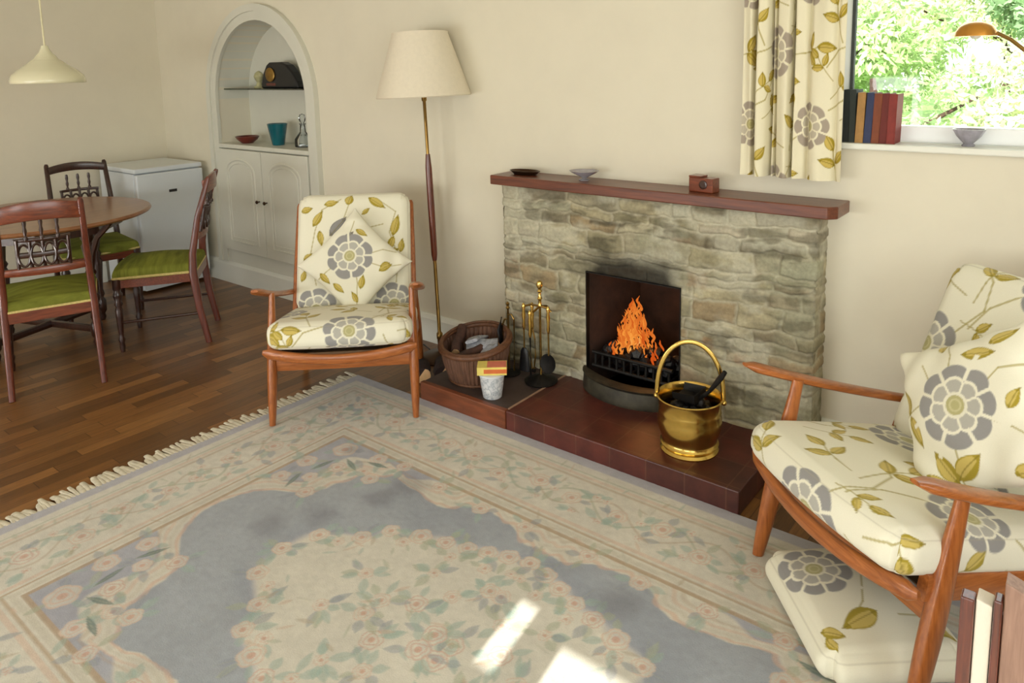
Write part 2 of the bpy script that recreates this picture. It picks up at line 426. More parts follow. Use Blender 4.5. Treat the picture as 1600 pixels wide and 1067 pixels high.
def pillow(name, parent, w, h, t, pat, step=.003, loc=(0, 0, 0), rot=(0, 0, 0), pinch=.10, seed=1):
    """square scatter cushion lying in its local XZ plane, printed face towards -Y"""
    n = int(w / step); g = np.linspace(-1, 1, n + 1); U, V = np.meshgrid(g, g, indexing='ij'); u, v = U.ravel(), V.ravel()
    th = t / 2 * np.clip((1 - u ** 2) * (1 - v ** 2), 0, 1) ** .42
    th = th * (1 + .10 * np.sin(3.1 * u + seed) * np.sin(2.3 * v + seed * 2))
    x = w / 2 * u * (1 - pinch * (1 - v ** 2) * np.abs(u)); z = h / 2 * v * (1 - pinch * (1 - u ** 2) * np.abs(v))
    wr = .004 * np.sin(14 * u * v + seed) * (1 - (1 - np.abs(u)) * (1 - np.abs(v)))
    Vf = np.c_[x, -th + wr, z]; Vb = np.c_[x, th + wr, z]
    F1 = grid_faces(n + 1, n + 1); F2 = F1[:, ::-1] + len(Vf)
    col = pat(u * w / 2, v * h / 2); edge = S(.985, .995, np.maximum(np.abs(u), np.abs(v)))
    col = over(col, edge * .5, A3((214, 205, 170)))
    V = np.vstack([Vf, Vb]); C = np.vstack([col, col])
    Fa = np.vstack([F1, F2])
    key = np.round(V * 1e6).astype(np.int64); _, idx, inv = np.unique(key, axis=0, return_index=True, return_inverse=True)
    o = np_mesh(name, V[idx], inv.ravel()[Fa], M['fabric'], parent, C[idx]); o.location = loc; o.rotation_euler = rot
    return o

# ================================================================== THE ROOM
XL, XR, YB, YF, ZC = -5.55, 1.70, 2.72, -2.60, 2.40
WX0, WX1, WZ0, WZ1 = -.765, 1.05, 1.185, 2.12          # window over the armchair
AX, AI, AO, AZ = -4.26, .51, .605, 1.29                 # arched alcove: centre, inner/outer half width, spring
struct(MB().box((XL - .2, YF - .3, -.12), (XR + .2, YB + .3, 0)).build('floor', M['floor']))
struct(MB().box((XL - .2, YF - .3, ZC), (XR + .2, YB + .3, ZC + .1)).build('ceiling', M['ceiling']))
w = MB(); y0, y1 = YB, YB + .3
w.box((XL - .15, y0, 0), (AX - AI, y1, ZC)).box((AX - AI, y0, 0), (AX + AI, y1, .15))
arc = [(AX + AI * math.cos(a), AZ + AI * math.sin(a)) for a in np.linspace(0, PI, 33)]
for (xa, za), (xb, zb) in zip(arc[:-1], arc[1:]):
    w.prism([(xa, za), (xa, ZC), (xb, ZC), (xb, zb)], 'y', y0, y1)
w.box((AX + AI, y0, 0), (-1.70, y1, ZC)).box((-1.70, y0, .59), (-1.255, y1, ZC)).box((-1.70, y0, 0), (-1.255, y1, .05))
w.box((-1.255, y0, 0), (WX0, y1, ZC)).box((WX0, y0, 0), (WX1, y1, WZ0 - .02)).box((WX0, y0, WZ1), (WX1, y1, ZC)).box((WX1, y0, 0), (XR + .15, y1, ZC))
struct(w.build('wall_back', M['wall'], recalc=True))
struct(MB().box((XL - .15, YF, 0), (XL, YB, ZC)).build('wall_left', M['wall']))
# right-hand wall with an unseen opening added for broad fill light, and the wall behind the viewer with its glazed doors
w = MB(); a, b = -1.6, 1.3
w.box((XR, YF, 0), (XR + .15, a, ZC)).box((XR, b, 0), (XR + .15, YB, ZC)).box((XR, a, 0), (XR + .15, b, .85)).box((XR, a, 2.15), (XR + .15, b, ZC))
struct(w.build('wall_right', M['wall']))
SLX0, SLX1, SLZ0, SLZ1 = -.557, -.479, 1.80, 1.965      # slot cut in the unseen wall to shape a narrow sun strip
DX0, DX1, DZ1 = -.38, 1.3, 1.931                        # glazed doors
BX0, BX1 = -4.6, -1.4                                   # broad window added for the area lamp, head low to keep sun off floor
w = MB(); y0, y1 = YF - .12, YF
w.box((XL - .15, y0, 0), (BX0, y1, ZC)).box((BX0, y0, 0), (BX1, y1, .35)).box((BX0, y0, 1.30), (BX1, y1, ZC))
w.box((BX1, y0, 0), (SLX0, y1, ZC)).box((SLX0, y0, 0), (SLX1, y1, SLZ0)).box((SLX0, y0, SLZ1), (SLX1, y1, ZC))
w.box((SLX1, y0, 0), (DX0, y1, ZC)).box((DX0, y0, DZ1), (DX1, y1, ZC)).box((DX0, y0, 0), (DX1, y1, .75)).box((DX1, y0, 0), (XR + .15, y1, ZC))  # low wall under the doors, raised to cut sun bounce
struct(w.build('wall_front', M['wall']))
def frame_mb(x0, x1, z0, z1, y0, y1, t):
    return MB().box((x0, y0, z0), (x0 + t, y1, z1)).box((x1 - t, y0, z0), (x1, y1, z1)).box((x0 + t, y0, z0), (x1 - t, y1, z0 + t)).box((x0 + t, y0, z1 - t), (x1 - t, y1, z1))

# window_1: the one in view
win = tag(thing('window_1', None, None, (WX0, YB, 0)), kind='structure')
loc = Vector((WX0, YB, 0))
def rel(mb, o): mb.v = [tuple(Vector(v) - o) for v in mb.v]; return mb
rel(frame_mb(WX0, WX1, WZ0, WZ1, YB + .085, YB + .145, .055), loc).build('window_frame', M['upvc'], win, bevel=.004)
rel(MB().box((WX0 + .055, YB + .079, WZ0 + .05), (WX0 + .066, YB + .10, WZ1 - .055)), loc).build('gasket', M['gasket'], win)
rel(MB().box((WX0 + .05, YB + .112, WZ0 + .045), (WX1 - .05, YB + .118, WZ1 - .05)), loc).build('window_pane', M['pane'], win)
sill = rel(MB().box((WX0, YB - .0, WZ0 - .022), (WX1, YB + .09, WZ0)).box((WX0 - .03, YB - .028, WZ0 - .022), (WX1 + .03, YB, WZ0)), loc).build('window_sill', M['white'], win, bevel=.005)
# glazing behind the viewer (only its light reaches the picture)
for i, (x0, x1, z0, z1) in enumerate(((DX0, DX1, .75, DZ1), (BX0, BX1, .35, 1.30))):
    o = frame_mb(x0 - .0, x1 + .0, z0, z1, YF - .09, YF - .03, .002).build('window_%d' % (i + 2), M['upvc']); struct(o)

# skirting
def skirting(name, poly, axis, a, b): struct(MB().prism(poly, axis, a, b).build(name, M['white'], bevel=.002))
pb = [(YB, 0), (YB - .022, 0), (YB - .022, .13), (YB - .014, .148), (YB - .008, .155), (YB, .155)]
m = MB()
m.prism(pb, 'x', XL, -2.165); m.prism(pb, 'x', -.735, XR)
struct(m.build('baseboard_back', M['white']))
pl = [(XL, 0), (XL + .022, 0), (XL + .022, .13), (XL + .014, .148), (XL, .155)]
m = MB(); m.prism([(p[0], p[1]) for p in pl], 'y', YF, 2.20); struct(m.build('baseboard_left', M['white']))

# ------------------------------------------------------------------ arched alcove cupboard
cp = thing('alcove_cupboard', 'tall cream arched alcove cupboard with open shelves over two panelled doors', 'cupboard', (AX, YB, 0))
O = Vector((AX, YB, 0))
def archband(hi, ho, z0, zs, y0, y1, n=28):
    mb = MB()
    def path(h): return [(-h, z0)] + [(-h * math.cos(a), zs + h * math.sin(a)) for a in np.linspace(0, PI, n)] + [(h, z0)]
    A, B = path(hi), path(ho)
    for i in range(len(A) - 1):
        mb.prism([A[i], A[i + 1], B[i + 1], B[i]], 'y', y0, y1)
    return mb
m = archband(AI - .006, AO - .02, .155, AZ, -.022, 0); m2 = archband(AI + .05, AO, .155, AZ, -.034, 0)
m.add(m2.v, m2.f); m.build('surround', M['cupb'], cp)
n_ = 24
m = MB()
prof = [(-AI, .15)] + [(-AI * math.cos(a), AZ + AI * math.sin(a)) for a in np.linspace(0, PI, n_)] + [(AI, .15)]
for (xa, za), (xb, zb) in zip(prof[:-1], prof[1:]):
    m.add([(xa, 0, za), (xb, 0, zb), (xb, .235, zb), (xa, .235, za)], [(0, 1, 2, 3)])
m.add([(x, .235, z) for x, z in prof], [tuple(range(len(prof)))])
m.build('niche_lining', M['cupb'], cp, smooth=True, angle=40)
MB().box((-AI, -.03, .962), (AI, .235, .99)).build('shelf', M['cupb'], cp, bevel=.004)
s_ = MB().box((-AI, .045, 1.352), (AI, .225, 1.361)).build('shelf', M['glassdk'], cp); s_['label'] = 'thin green-edged glass shelf'
MB().box((-AI, -.012, .155), (AI, .02, .245)).box((-AI, -.012, .245), (-AI + .012, .02, .962)).box((AI - .012, -.012, .245), (AI, .02, .962)).box((-AI, .0, .245), (AI, .02, .962)).build('carcass', M['cupb'], cp)
for sgn in (-1, 1):
    x0, x1 = (-AI + .014, -.004) if sgn < 0 else (.004, AI - .014)
    d = MB().box((x0, -.032, .25), (x1, -.01, .955)).build('door', M['cupb'], cp, bevel=.003)
    xc, hw = (x0 + x1) / 2, .165
    def pth(h, zb, zt): return [(xc - h, -.033, zb), (xc - h, -.033, zt)] + [(xc - h * math.cos(a), -.033, zt + h * .55 * math.sin(a)) for a in np.linspace(.15, PI - .15, 14)] + [(xc + h, -.033, zt), (xc + h, -.033, zb), (xc, -.033, zb)]
    mm = MB(); mm.sweep(pth(hw, .32, .80), .009, .007, up=(0, 1, 0), seg=8, closed=True); mm.sweep(pth(hw - .028, .348, .79), .005, .004, up=(0, 1, 0), seg=6, closed=True)
    mm.build('panel_moulding', M['cupb'], d, smooth=True)
    kx = sgn * .042
    MB().lathe([(.004, 0), (.004, .014), (.011, .018), (.012, .024), (.007, .029), (0.0, .03)], mtx=Matrix.Rotation(R(90), 4, 'X'), c=(kx, -.032, .625), seg=16).build('knob', M['bronze'], d, smooth=True)

# things on the alcove shelves
GS = 1.361
t = thing('domed_ornament', 'black domed ornament with round gold emblem on glass shelf of alcove', 'ornament', (-4.19, YB + .135, GS), R(4))
m = MB()
P0 = [(-.19, 0), (-.19, .03), (-.165, .10), (-.13, .15), (-.10, .168), (.02, .168), (.07, .15), (.12, .105), (.165, .045), (.18, .0)]
m.prism(P0, 'y', -.035, .035); m.build('body', M['black'], t, bevel=.012, bseg=3)
MB().lathe([(.0, .0), (.046, .0), (.046, .008), (.038, .012), (0, .012)], mtx=Matrix.Rotation(R(90), 4, 'X'), c=(-.085, -.035, .088), seg=24).build('emblem', M['oldbrass'], t, smooth=True)
MB().box((-.13, -.039, .018), (-.04, -.034, .034)).build('band', M['redlac'], t)
o = MB()
o.lathe([(.034, 0), (.036, .008), (.022, .018), (.016, .04), (.028, .06), (.034, .078), (.024, .10), (.010, .112), (0, .116)], seg=20)
o.sphere((.024, 0, .085), .018); o.sphere((-.026, 0, .07), .016)
tag(o.build('figurine', M['ornament'], smooth=True, loc=(-4.465, YB + .13, GS)), 'small pale green figurine at left of domed ornament on glass shelf', 'ornament')
o = MB().lathe([(.036, 0), (.04, .004), (.066, .024), (.080, .046), (.075, .048), (.060, .028), (.03, .012), (0, .010)], seg=32)
tag(o.build('bowl', M['redlac'], smooth=True, loc=(-4.575, YB + .08, .99)), 'small dark red bowl on lower shelf of alcove', 'bowl')
o = MB().lathe([(.036, 0), (.040, .004), (.052, .07), (.065, .138), (.066, .142), (.061, .142), (.050, .09), (.038, .02), (0, .016)], seg=32)
tag(o.build('vase', M['teal'], smooth=True, loc=(-4.245, YB + .10, .99)), 'teal glass tumbler vase in the middle of the lower alcove shelf', 'vase')
t = thing('decanter', 'clear glass decanter with stopper on lower alcove shelf right of teal vase', 'decanter', (-3.985, YB + .11, .99))
t.scale = (.86, .86, .84)
MB().lathe([(.055, 0), (.062, .006), (.062, .06), (.045, .085), (.022, .115), (.018, .165), (.026, .178), (.020, .178), (.013, .165), (.016, .118), (.038, .08), (.052, .055), (.052, .012), (0, .01)], seg=28).build('body', M['glass'], t, smooth=True)
MB().lathe([(.010, .165), (.012, .182), (.024, .20), (.028, .222), (.018, .245), (0, .252)], seg=10).build('stopper', M['glass'], t)

# ------------------------------------------------------------------ fridge
t = thing('fridge', 'white under-counter fridge in the far left corner behind the table', 'fridge', (-5.24, 2.435, 0))
MB().box((-.26, -.23, .02), (.245, .23, .815)).build('body', M['fridge'], t, bevel=.006)
MB().box((-.262, -.235, .818), (.275, .235, .85)).build('top_panel', M['fridge'], t, bevel=.008)
d = MB().box((.25, -.23, .075), (.29, .23, .812)).build('door', M['fridge'], t, bevel=.010, bseg=3)
MB().box((.2905, -.020, .672), (.2935, .034, .690)).build('badge', M['black'], d)
MB().box((.24, -.22, .02), (.262, .22, .07)).build('kickboard', M['fridge'], t)

# ------------------------------------------------------------------ stone fireplace
FX0, FX1, FY, FZ = -2.16, -.745, 2.60, .94
OX0, OX1, OZ = -1.70, -1.255, .59
HZ = .09
fp = thing('fireplace', 'rubble stone fireplace with hardwood mantel and raised quarry tile hearth', 'fireplace', (0, 0, 0))
rs = random.Random(11)
rows, z = [], -.01
while z < FZ + .05:
    hgt = rs.choice([.022, .028, .036, .045, .055, .07, .085]); rows.append([z, z + hgt]); z += hgt
blk = []
pal = [(178, 168, 136), (168, 160, 130), (160, 152, 122), (174, 164, 132), (154, 148, 122), (180, 172, 144), (164, 156, 130), (170, 166, 140), (164, 146, 114), (150, 140, 114)]
for r_ in rows:
    s0 = -.4; cols = []
    while s0 < 2.2:
        wd = rs.uniform(.08, .30) if r_[1] - r_[0] > .04 else rs.uniform(.12, .4)
        cols.append((s0, s0 + wd, rs.choice(pal), rs.uniform(-.004, .012), rs.random())); s0 += wd
    blk.append(cols)
def vnoise(u, v, sc, seed=0):
    """cheap smooth value noise, vectorised"""
    x, y = u * sc + seed * 13.7, v * sc + seed * 7.3
    xi, yi = np.floor(x).astype(int), np.floor(y).astype(int); fx, fy = x - xi, y - yi
    fx, fy = fx * fx * (3 - 2 * fx), fy * fy * (3 - 2 * fy)
    def hsh(a, b): 
        n = (a * 374761393 + b * 668265263 + seed * 1442695) & 0x7fffffff
        n = ((n ^ (n >> 13)) * 1274126177) & 0x7fffffff
        return ((n ^ (n >> 16)) & 0xffff) / 65535.
    return (hsh(xi, yi) * (1 - fx) + hsh(xi + 1, yi) * fx) * (1 - fy) + (hsh(xi, yi + 1) * (1 - fx) + hsh(xi + 1, yi + 1) * fx) * fy
def fbm(u, v, sc, seed=0): return sum(vnoise(u, v, sc * 2 ** i, seed + i) * .5 ** i for i in range(4)) / 1.875
def stone_eval(s, z):
    sw = s + .05 * (fbm(s, z, 12, 3) - .5); zw = z + .055 * (fbm(s, z, 5, 5) - .5) + .022 * (fbm(s, z, 20, 9) - .5)
    hgt = np.zeros_like(s); col = np.tile(A3((184, 176, 150)), (len(s), 1)); edge = np.zeros_like(s)
    for (z0, z1), cols in zip(rows, blk):
        mr = (zw >= z0) & (zw < z1)
        if not mr.any(): continue
        for s0, s1, c, dh, rr in cols:
            k = mr & (sw >= s0) & (sw < s1)
            if not k.any(): continue
            dx = np.minimum(sw[k] - s0, s1 - sw[k]); dz = np.minimum(zw[k] - z0, z1 - zw[k]); d = np.minimum(dx, dz * 1.2)
            hh = S(.000, .014, d); hgt[k] = hh * (.008 + dh * .7); edge[k] = hh
            cc = A3(c); st = .48 + .98 * fbm(s[k] * .30, z[k], 34, int(rr * 50))
            col[k] = over(col[k], S(.002, .011, d), cc * .92); col[k] *= (st * (.35 + .65 * hh) + (1 - hh) * .62)[:, None]
            if rr > .93: col[k] = over(col[k], hh * .55, A3((104, 92, 78)))
            elif rr < .08: col[k] = over(col[k], hh * .4, A3((150, 112, 84)))
    hgt += .010 * (fbm(s * .4, z, 34, 2) - .5) + .005 * (fbm(s, z, 80, 4) - .5)
    col *= (.80 + .40 * fbm(s, z, 14, 8))[:, None]
    for s0, s1, z0_, z1_, c_, q_ in ((1.00, 1.37, .765, .815, (92, 82, 64), .75), (.48, .66, .80, .825, (74, 68, 56), .7), (.10, .22, .70, .745, (110, 92, 74), .6), (.02, .07, .70, .74, (110, 92, 74), .5), (.50, .62, .735, .755, (88, 80, 66), .6), (.86, .95, .77, .80, (150, 112, 84), .5), (.93, 1.02, .60, .68, (160, 124, 92), .4), (1.0, 1.05, .36, .42, (158, 112, 74), .6), (1.13, 1.18, .33, .38, (158, 108, 70), .6)):
        d_ = np.minimum(np.minimum(s - s0, s1 - s), np.minimum(z - z0_, z1_ - z)) + .012 * (fbm(s, z, 30, 77) - .5)
        col = over(col, S(-.004, .012, d_) * q_ * (.5 + .9 * fbm(s * .4, z, 40, 12)).clip(0, 1), A3(c_))
    # lichen-green weathering and pale lime
    col = over(col, S(.55, .75, fbm(s, z, 4, 21)) * .35, A3((150, 154, 128)))
    col = over(col, S(.48, .64, fbm(s * .7, z, 9, 31)) * .55, A3((206, 202, 180)))
    col = over(col, S(.56, .70, fbm(s * .35, z, 22, 51)) * .55, A3((96, 90, 70)))
    return hgt, col
def stone_sheet(nu, nv, fn, cut=None):
    g1, g2 = np.linspace(0, 1, nu), np.linspace(0, 1, nv); Uu, Vv = np.meshgrid(g1, g2, indexing='ij')
    return fn(Uu.ravel(), Vv.ravel()), grid_faces(nu, nv)
Wf = FX1 - FX0; DR = YB - FY
def front(u, v):
    s = u * Wf; z = v * FZ; h_, c_ = stone_eval(s, z)
    x = FX0 + s; inside = (x > OX0) & (x < OX1) & (z < OZ)
    d = np.maximum(np.maximum(OX0 - x, x - OX1), z - OZ); lip = S(0, .012, d); h_ = h_ * lip
    # soot licking up from the opening
    cx = (OX0 + OX1) / 2; sx = (x - cx) / .235
    so = S(1.15, .55, np.abs(sx) + .35 * (fbm(s, z, 10, 44) - .5)) * S(.135, .0, z - OZ - .05 * (fbm(s, z, 12, 40) - .5)) * S(-.02, .01, z - OZ)
    so2 = S(.26, .02, z - OZ) * S(1.7, .2, np.abs(sx)) * (z > OZ) * .30
    c_ = over(c_, np.clip(so * .86 + so2, 0, .92), A3((38, 34, 30)))
    # edge rounding at the outer corners
    er = np.minimum(s, Wf - s); h_ = h_ - .014 * S(.02, 0, er)
    return np.c_[x, FY - h_, z], c_
(V, C), F = stone_sheet(290, 190, front)
ctr = V[F].mean(1); keep = ~((ctr[:, 0] > OX0) & (ctr[:, 0] < OX1) & (ctr[:, 2] < OZ)); F = F[keep]
allV, allC, allF = [V], [C], [F]; off = len(V)
for side in (0, 1):
    def sd(u, v, side=side):
        s = (-.2 + u * DR) if side == 0 else (Wf + (1 - u) * 0 + u * DR); z = v * FZ; h_, c_ = stone_eval(s, z)
        er = u * DR; h_ = h_ * .8 - .004 * S(.02, 0, er); x = (FX0 - h_ * .6 + .004) if side == 0 else (FX1 + h_ * .55)
        y = FY + u * DR
        # meet the front sheet exactly at the corner
        if side == 1: x = np.where(u == 0, FX1, x)
        else: x = np.where(u == 0, FX0, x)
        return np.c_[x, y, z], c_
    (V, C), F = stone_sheet(30, 190, sd)
    # snap corner column to front sheet
    front_edge = allV[0].reshape(290, 190, 3)[0 if side == 0 else -1]
    V = V.reshape(30, 190, 3); V[0] = front_edge; V = V.reshape(-1, 3)
    if side == 0: F = F[:, ::-1]
    allV.append(V); allC.append(C); allF.append(F + off); off += len(V)
M['stone'] = vcol('weathered_rubble_stone', .93, .22, 70, .5, bdist=.004, spec=.2)
np_mesh('stone_surround', np.vstack(allV), np.vstack(allF), M['stone'], fp, np.vstack(allC))
# mantel shelf, firebox, hearth
m = MB().prism([(-2.185, 2.545), (-.70, 2.545), (-.672, 2.575), (-.672, YB), (-2.185, YB)], 'z', .937, .980)
m.build('mantel_shelf', M['mantel'], fp, bevel=.004)
m = MB(); t_ = .02; bk = 2.99
m.add([(OX0, FY, .05), (OX0 + .05, bk, .05), (OX0 + .05, bk, OZ + .05), (OX0, FY, OZ)], [(0, 1, 2, 3)])
m.add([(OX1, FY, .05), (OX1 - .05, bk, .05), (OX1 - .05, bk, OZ + .05), (OX1, FY, OZ)], [(0, 3, 2, 1)])
m.add([(OX0 + .05, bk, .05), (OX1 - .05, bk, .05), (OX1 - .05, bk, OZ + .05), (OX0 + .05, bk, OZ + .05)], [(0, 1, 2, 3)])
m.add([(OX0, FY, OZ), (OX1, FY, OZ), (OX1 - .05, bk, OZ + .05), (OX0 + .05, bk, OZ + .05)], [(0, 1, 2, 3)])
m.add([(OX0, FY, .05), (OX1, FY, .05), (OX1, bk, .05), (OX0, bk, .05)], [(0, 1, 2, 3)])
m.build('firebox', M['soot'], fp, recalc=False)
frm = MB().box((OX0, FY - .004, HZ), (OX0 + .003, FY + .02, OZ)).box((OX1 - .003, FY - .004, HZ), (OX1, FY + .02, OZ)).box((OX0, FY - .006, OZ - .004), (OX1, FY + .02, OZ))
frm.build('opening_frame', M['iron'], fp)
HX0, HXM, HX1, HY = -2.30, -1.81, -.835, 2.168
MB().box((HXM, HY, 0), (HX1, FY + .05, HZ)).build('hearth', M['tile'], fp, bevel=.004)
hs = MB().box((HX0, HY + .02, 0), (HXM, FY + .05, HZ - .004)).build('hearth_slab', M['slate'], fp, bevel=.003)
MB().box((HX0, HY - .004, 0), (HXM - .002, HY + .022, HZ)).build('hearth_edging', M['edging'], fp, bevel=.004)
MB().box((HXM - .006, HY + .022, HZ - .006), (HXM + .004, FY, HZ + .002)).build('grout_line', simple('pale_grout', (150, 120, 96), .8), fp)

# cast fret in front of the grate
fr = thing('grate', 'dark cast iron fire grate and bowed ash fret in the fireplace opening', 'grate', (-1.478, 2.5, HZ))
m = MB(); N = 22; vs = []
for i in range(N + 1):
    u = -1 + 2 * i / N; x = .218 * u; y = -.10 * (1 - u * u) ** .7 + .065
    tw = .9
    for (ky, kz) in ((0, 0), (-.004, .015), (.012, .062), (.0, .072), (-.008, .080), (.02, .084), (.05, .080), (.05, .0)):
        vs.append((x, y + ky * (1 - abs(u) ** 6 * .6), kz))
K = 8; fs = []
for i in range(N):
    for k in range(K):
        l = (k + 1) % K; fs.append((i * K + k, (i + 1) * K + k, (i + 1) * K + l, i * K + l))
m.add(vs, fs); m.build('fret', M['fret'], fr, smooth=True, angle=50)
m = MB()
for i in range(11):
    x = -.175 + .035 * i; m.sweep([(x, .10, .085), (x, .10, .145)], .006, seg=8)
for zz in (.085, .145): m.sweep([(-.19, .10, zz), (.19, .10, zz)], .008, seg=8)
for i in range(7): m.sweep([(-.17 + .057 * i, .10, .09), (-.17 + .057 * i, .32, .09)], .006, seg=8)
m.build('bars', M['iron'], fr, smooth=True)
for i in range(38):
    rr = random.Random(100 + i); x = rr.uniform(-.16, .16); y = rr.uniform(.13, .30); k = rr.uniform(.018, .034)
    o = MB().rock((0, 0, 0), k, i).build('coal_lump', M['coal'], None, loc=(-1.478 + x, 2.5 + y, HZ + .098 + k * .6 + (i > 20) * .032))
    tag(o, 'black coal lump in the burning grate', 'coal', 'coals in the fire grate')

# fire: licking flames
def flame_mat():
    m, nt, b = new_mat('flame'); nt.nodes.remove(b); o = nt.nodes['Material Output']
    a = nt.nodes.new('ShaderNodeAttribute'); a.attribute_name = 'Col'
    e = nt.nodes.new('ShaderNodeEmission'); nt.links.new(a.outputs['Color'], e.inputs[0])
    e.inputs['Strength'].default_value = 1.1
    nt.links.new(e.outputs[0], o.inputs[0]); return m
M['flame'] = flame_mat()
V, F, C = [], [], []; off = 0
rr = np.random.RandomState(5)
for i in range(210):
    g = abs(rr.normal(0, .42)); g = min(g, 1); sg = rr.choice([-1, 1]); cx = sg * g * .135 + .0; cy = rr.uniform(-.05, .06)
    top = .30 * (1 - g ** .8) + .07; zb = rr.uniform(0, top * .8); ln = rr.uniform(.03, .075); wd = rr.uniform(.003, .009)
    ph, fq = rr.uniform(0, 6.3), rr.uniform(18, 34); lean = rr.uniform(-.35, .35); n = 9; sg_ = 6; hv = rr.uniform(.25, 1.15)
    for j in range(n):
        t_ = j / (n - 1); zz = zb + t_ * ln
        x = cx * (1 - .45 * (zz / .36)) + .0055 * math.sin(ph + fq * t_ * ln * 4) + lean * t_ * ln * .7 - .02 * (zz / .3); y = cy + .006 * math.cos(ph * 2 + 5 * t_)
        rad = wd * math.sin(PI * min(1, (t_ * .92 + .06)) ** .7) + .0006
        for k in range(sg_):
            al = 2 * PI * k / sg_; V.append((x + rad * math.cos(al), y + rad * .6 * math.sin(al), zz))
            heat = max(0, 1 - g * .9) * (1 - .75 * min(1, zz / .32)) * hv
            c0 = np.array([.60, .075, .008]); c1 = np.array([.98, .34, .05]); c2 = np.array([1, .78, .32])
            q = heat * 1.6
            C.append((c0 * (1 - q) + c1 * q) if q < 1 else (c1 * max(0, 2 - q) + c2 * min(1, q - 1)))
    for j in range(n - 1):
        for k in range(sg_):
            l = (k + 1) % sg_; F.append((off + j * sg_ + k, off + j * sg_ + l, off + (j + 1) * sg_ + l, off + (j + 1) * sg_ + k))
    off += n * sg_
fl = np_mesh('flames', np.array(V), np.array(F), M['flame'], None, np.array(C)); fl.location = (-1.515, 2.70, .200); fl.scale = (.84, 1, .88)
tag(fl, 'bright orange flames burning over the coals in the fireplace', 'fire', kind='stuff')

# things on the mantel
t = thing('mantel_dish', 'low dark oval dish at the left end of the mantel', 'dish', (-2.055, 2.64, .980))
MB().lathe([(.05, 0), (.055, .004), (.072, .018), (.068, .019), (.05, .008), (0, .006)], sx=1.15, sy=.6, seg=28).build('dish', M['bronze'], t, smooth=True)
o = MB().lathe([(.020, 0), (.022, .004), (.008, .009), (.02, .018), (.05, .034), (.06, .042), (.056, .042), (.044, .034), (.016, .022), (0, .020)], seg=28, sx=1.1)
tag(o.build('glass_dish', FROST, smooth=True, loc=(-1.725, 2.63, .980)), 'small pale glass dish left of centre on the mantel', 'dish')
t = thing('wooden_box', 'small brown wooden box with a round inset on the mantel', 'box', (-1.178, 2.63, .980), R(-8))
MB().box((-.052, -.025, 0), (.052, .025, .055)).build('body', M['mahogx'], t, bevel=.003)
MB().lathe([(0, .0), (.017, .0), (.017, .003), (.012, .004), (0, .004)], c=(.012, -.025, .030), mtx=Matrix.Rotation(R(90), 4, 'X'), seg=20).build('inset', M['darkoak'], t)
MB().box((-.052, -.026, .055), (-.0, .026, .062)).build('lid', M['mahogx'], t, bevel=.002)

# ------------------------------------------------------------------ hearth things
# coal bucket
bx, by = -1.088, 2.335
t = thing('coal_bucket', 'polished brass coal bucket with arched handle on the hearth', 'bucket', (bx, by, HZ), R(20))
MB().lathe([(.088, 0), (.102, 0), (.104, .006), (.096, .014), (.100, .024), (.104, .028), (.098, .032), (.094, .042), (.104, .062), (.113, .090), (.114, .120), (.110, .140), (.112, .146), (.110, .152), (.112, .168), (.116, .196), (.119, .200), (.115, .203), (.108, .196), (.106, .150), (.108, .10), (.092, .05), (.088, .03), (0, .028)], seg=48).build('body', M['brass'], t, smooth=True, angle=60)
hp = [(.116 * math.cos(a) * (1 + .06 * math.sin(a)), .0, .185 + .215 * math.sin(a) ** .9) for a in np.linspace(.0, PI, 28)]
h = MB().sweep(hp, .0085, .0035, up=(0, 1, 0), seg=10, power=3).build('handle', M['brass'], t, smooth=True, angle=60)
for sx in (-1, 1): MB().sphere((sx * .119, 0, .186), .010).build('rivet', M['brass'], h, smooth=True)
k = 0
for i in range(26):
    rr = random.Random(300 + i); a = rr.uniform(0, 6.28); r_ = .082 * math.sqrt(rr.random()) if i < 18 else .05 * rr.random(); s_ = rr.uniform(.016, .026)
    tag(MB().rock((0, 0, 0), s_, 50 + i).build('coal_lump', M['coal'], None, loc=(bx + r_ * math.cos(a), by + r_ * math.sin(a), HZ + .128 + s_ * .5 + (i > 17) * .018)), 'black coal lump heaped in the brass bucket', 'coal', 'coals in the brass bucket')
t = thing('coal_scoop', 'black iron coal scoop sticking out of the brass bucket', 'scoop', (bx + .03, by + .0, HZ + .19))
MB().sweep([(0, 0, 0), (.045, 0, .045), (.085, 0, .105), (.10, 0, .13)], [.007, .007, .011, .008], seg=10).build('handle', M['iron'], t, smooth=True)
m = MB(); m.add([(-.075, -.045, .005), (-.075, .045, .005), (.01, .045, .0), (.01, -.045, .0), (-.075, -.052, .03), (-.075, .052, .03), (.01, .05, .035), (.01, -.05, .035)], [(0, 1, 2, 3), (0, 3, 7, 4), (1, 5, 6, 2), (3, 2, 6, 7)])
sp = m.build('blade', M['iron'], t); sp.modifiers.new('s', 'SOLIDIFY').thickness = .003

# fireside tool stand and its tools
tx, ty = -1.862, 2.480
st = thing('tool_stand', 'brass fireside tool stand with ball finial standing left of the fire opening', 'tool stand', (tx, ty, HZ))
MB().lathe([(.070, 0), (.074, .006), (.060, .014), (.030, .020), (.012, .032), (0, .034)], seg=32).build('base', M['iron'], st, smooth=True)
MB().lathe([(.0055, .03), (.0055, .34), (.010, .348), (.007, .356), (.007, .372), (.012, .380), (.007, .388), (.006, .405), (.011, .412), (.006, .42), (.013, .432), (.015, .443), (.011, .455), (0, .462)], seg=16).build('pole', M['brass'], st, smooth=True)
m = MB(); m.sweep([(-.085, 0, .33), (-.045, -.004, .345), (0, 0, .345), (.045, -.004, .345), (.06, 0, .33)], .005, seg=8); m.sweep([(0, -.05, .332), (0, 0, .345), (0, .05, .332)], .005, seg=8)
m.build('hook_bar', M['oldbrass'], st, smooth=True)
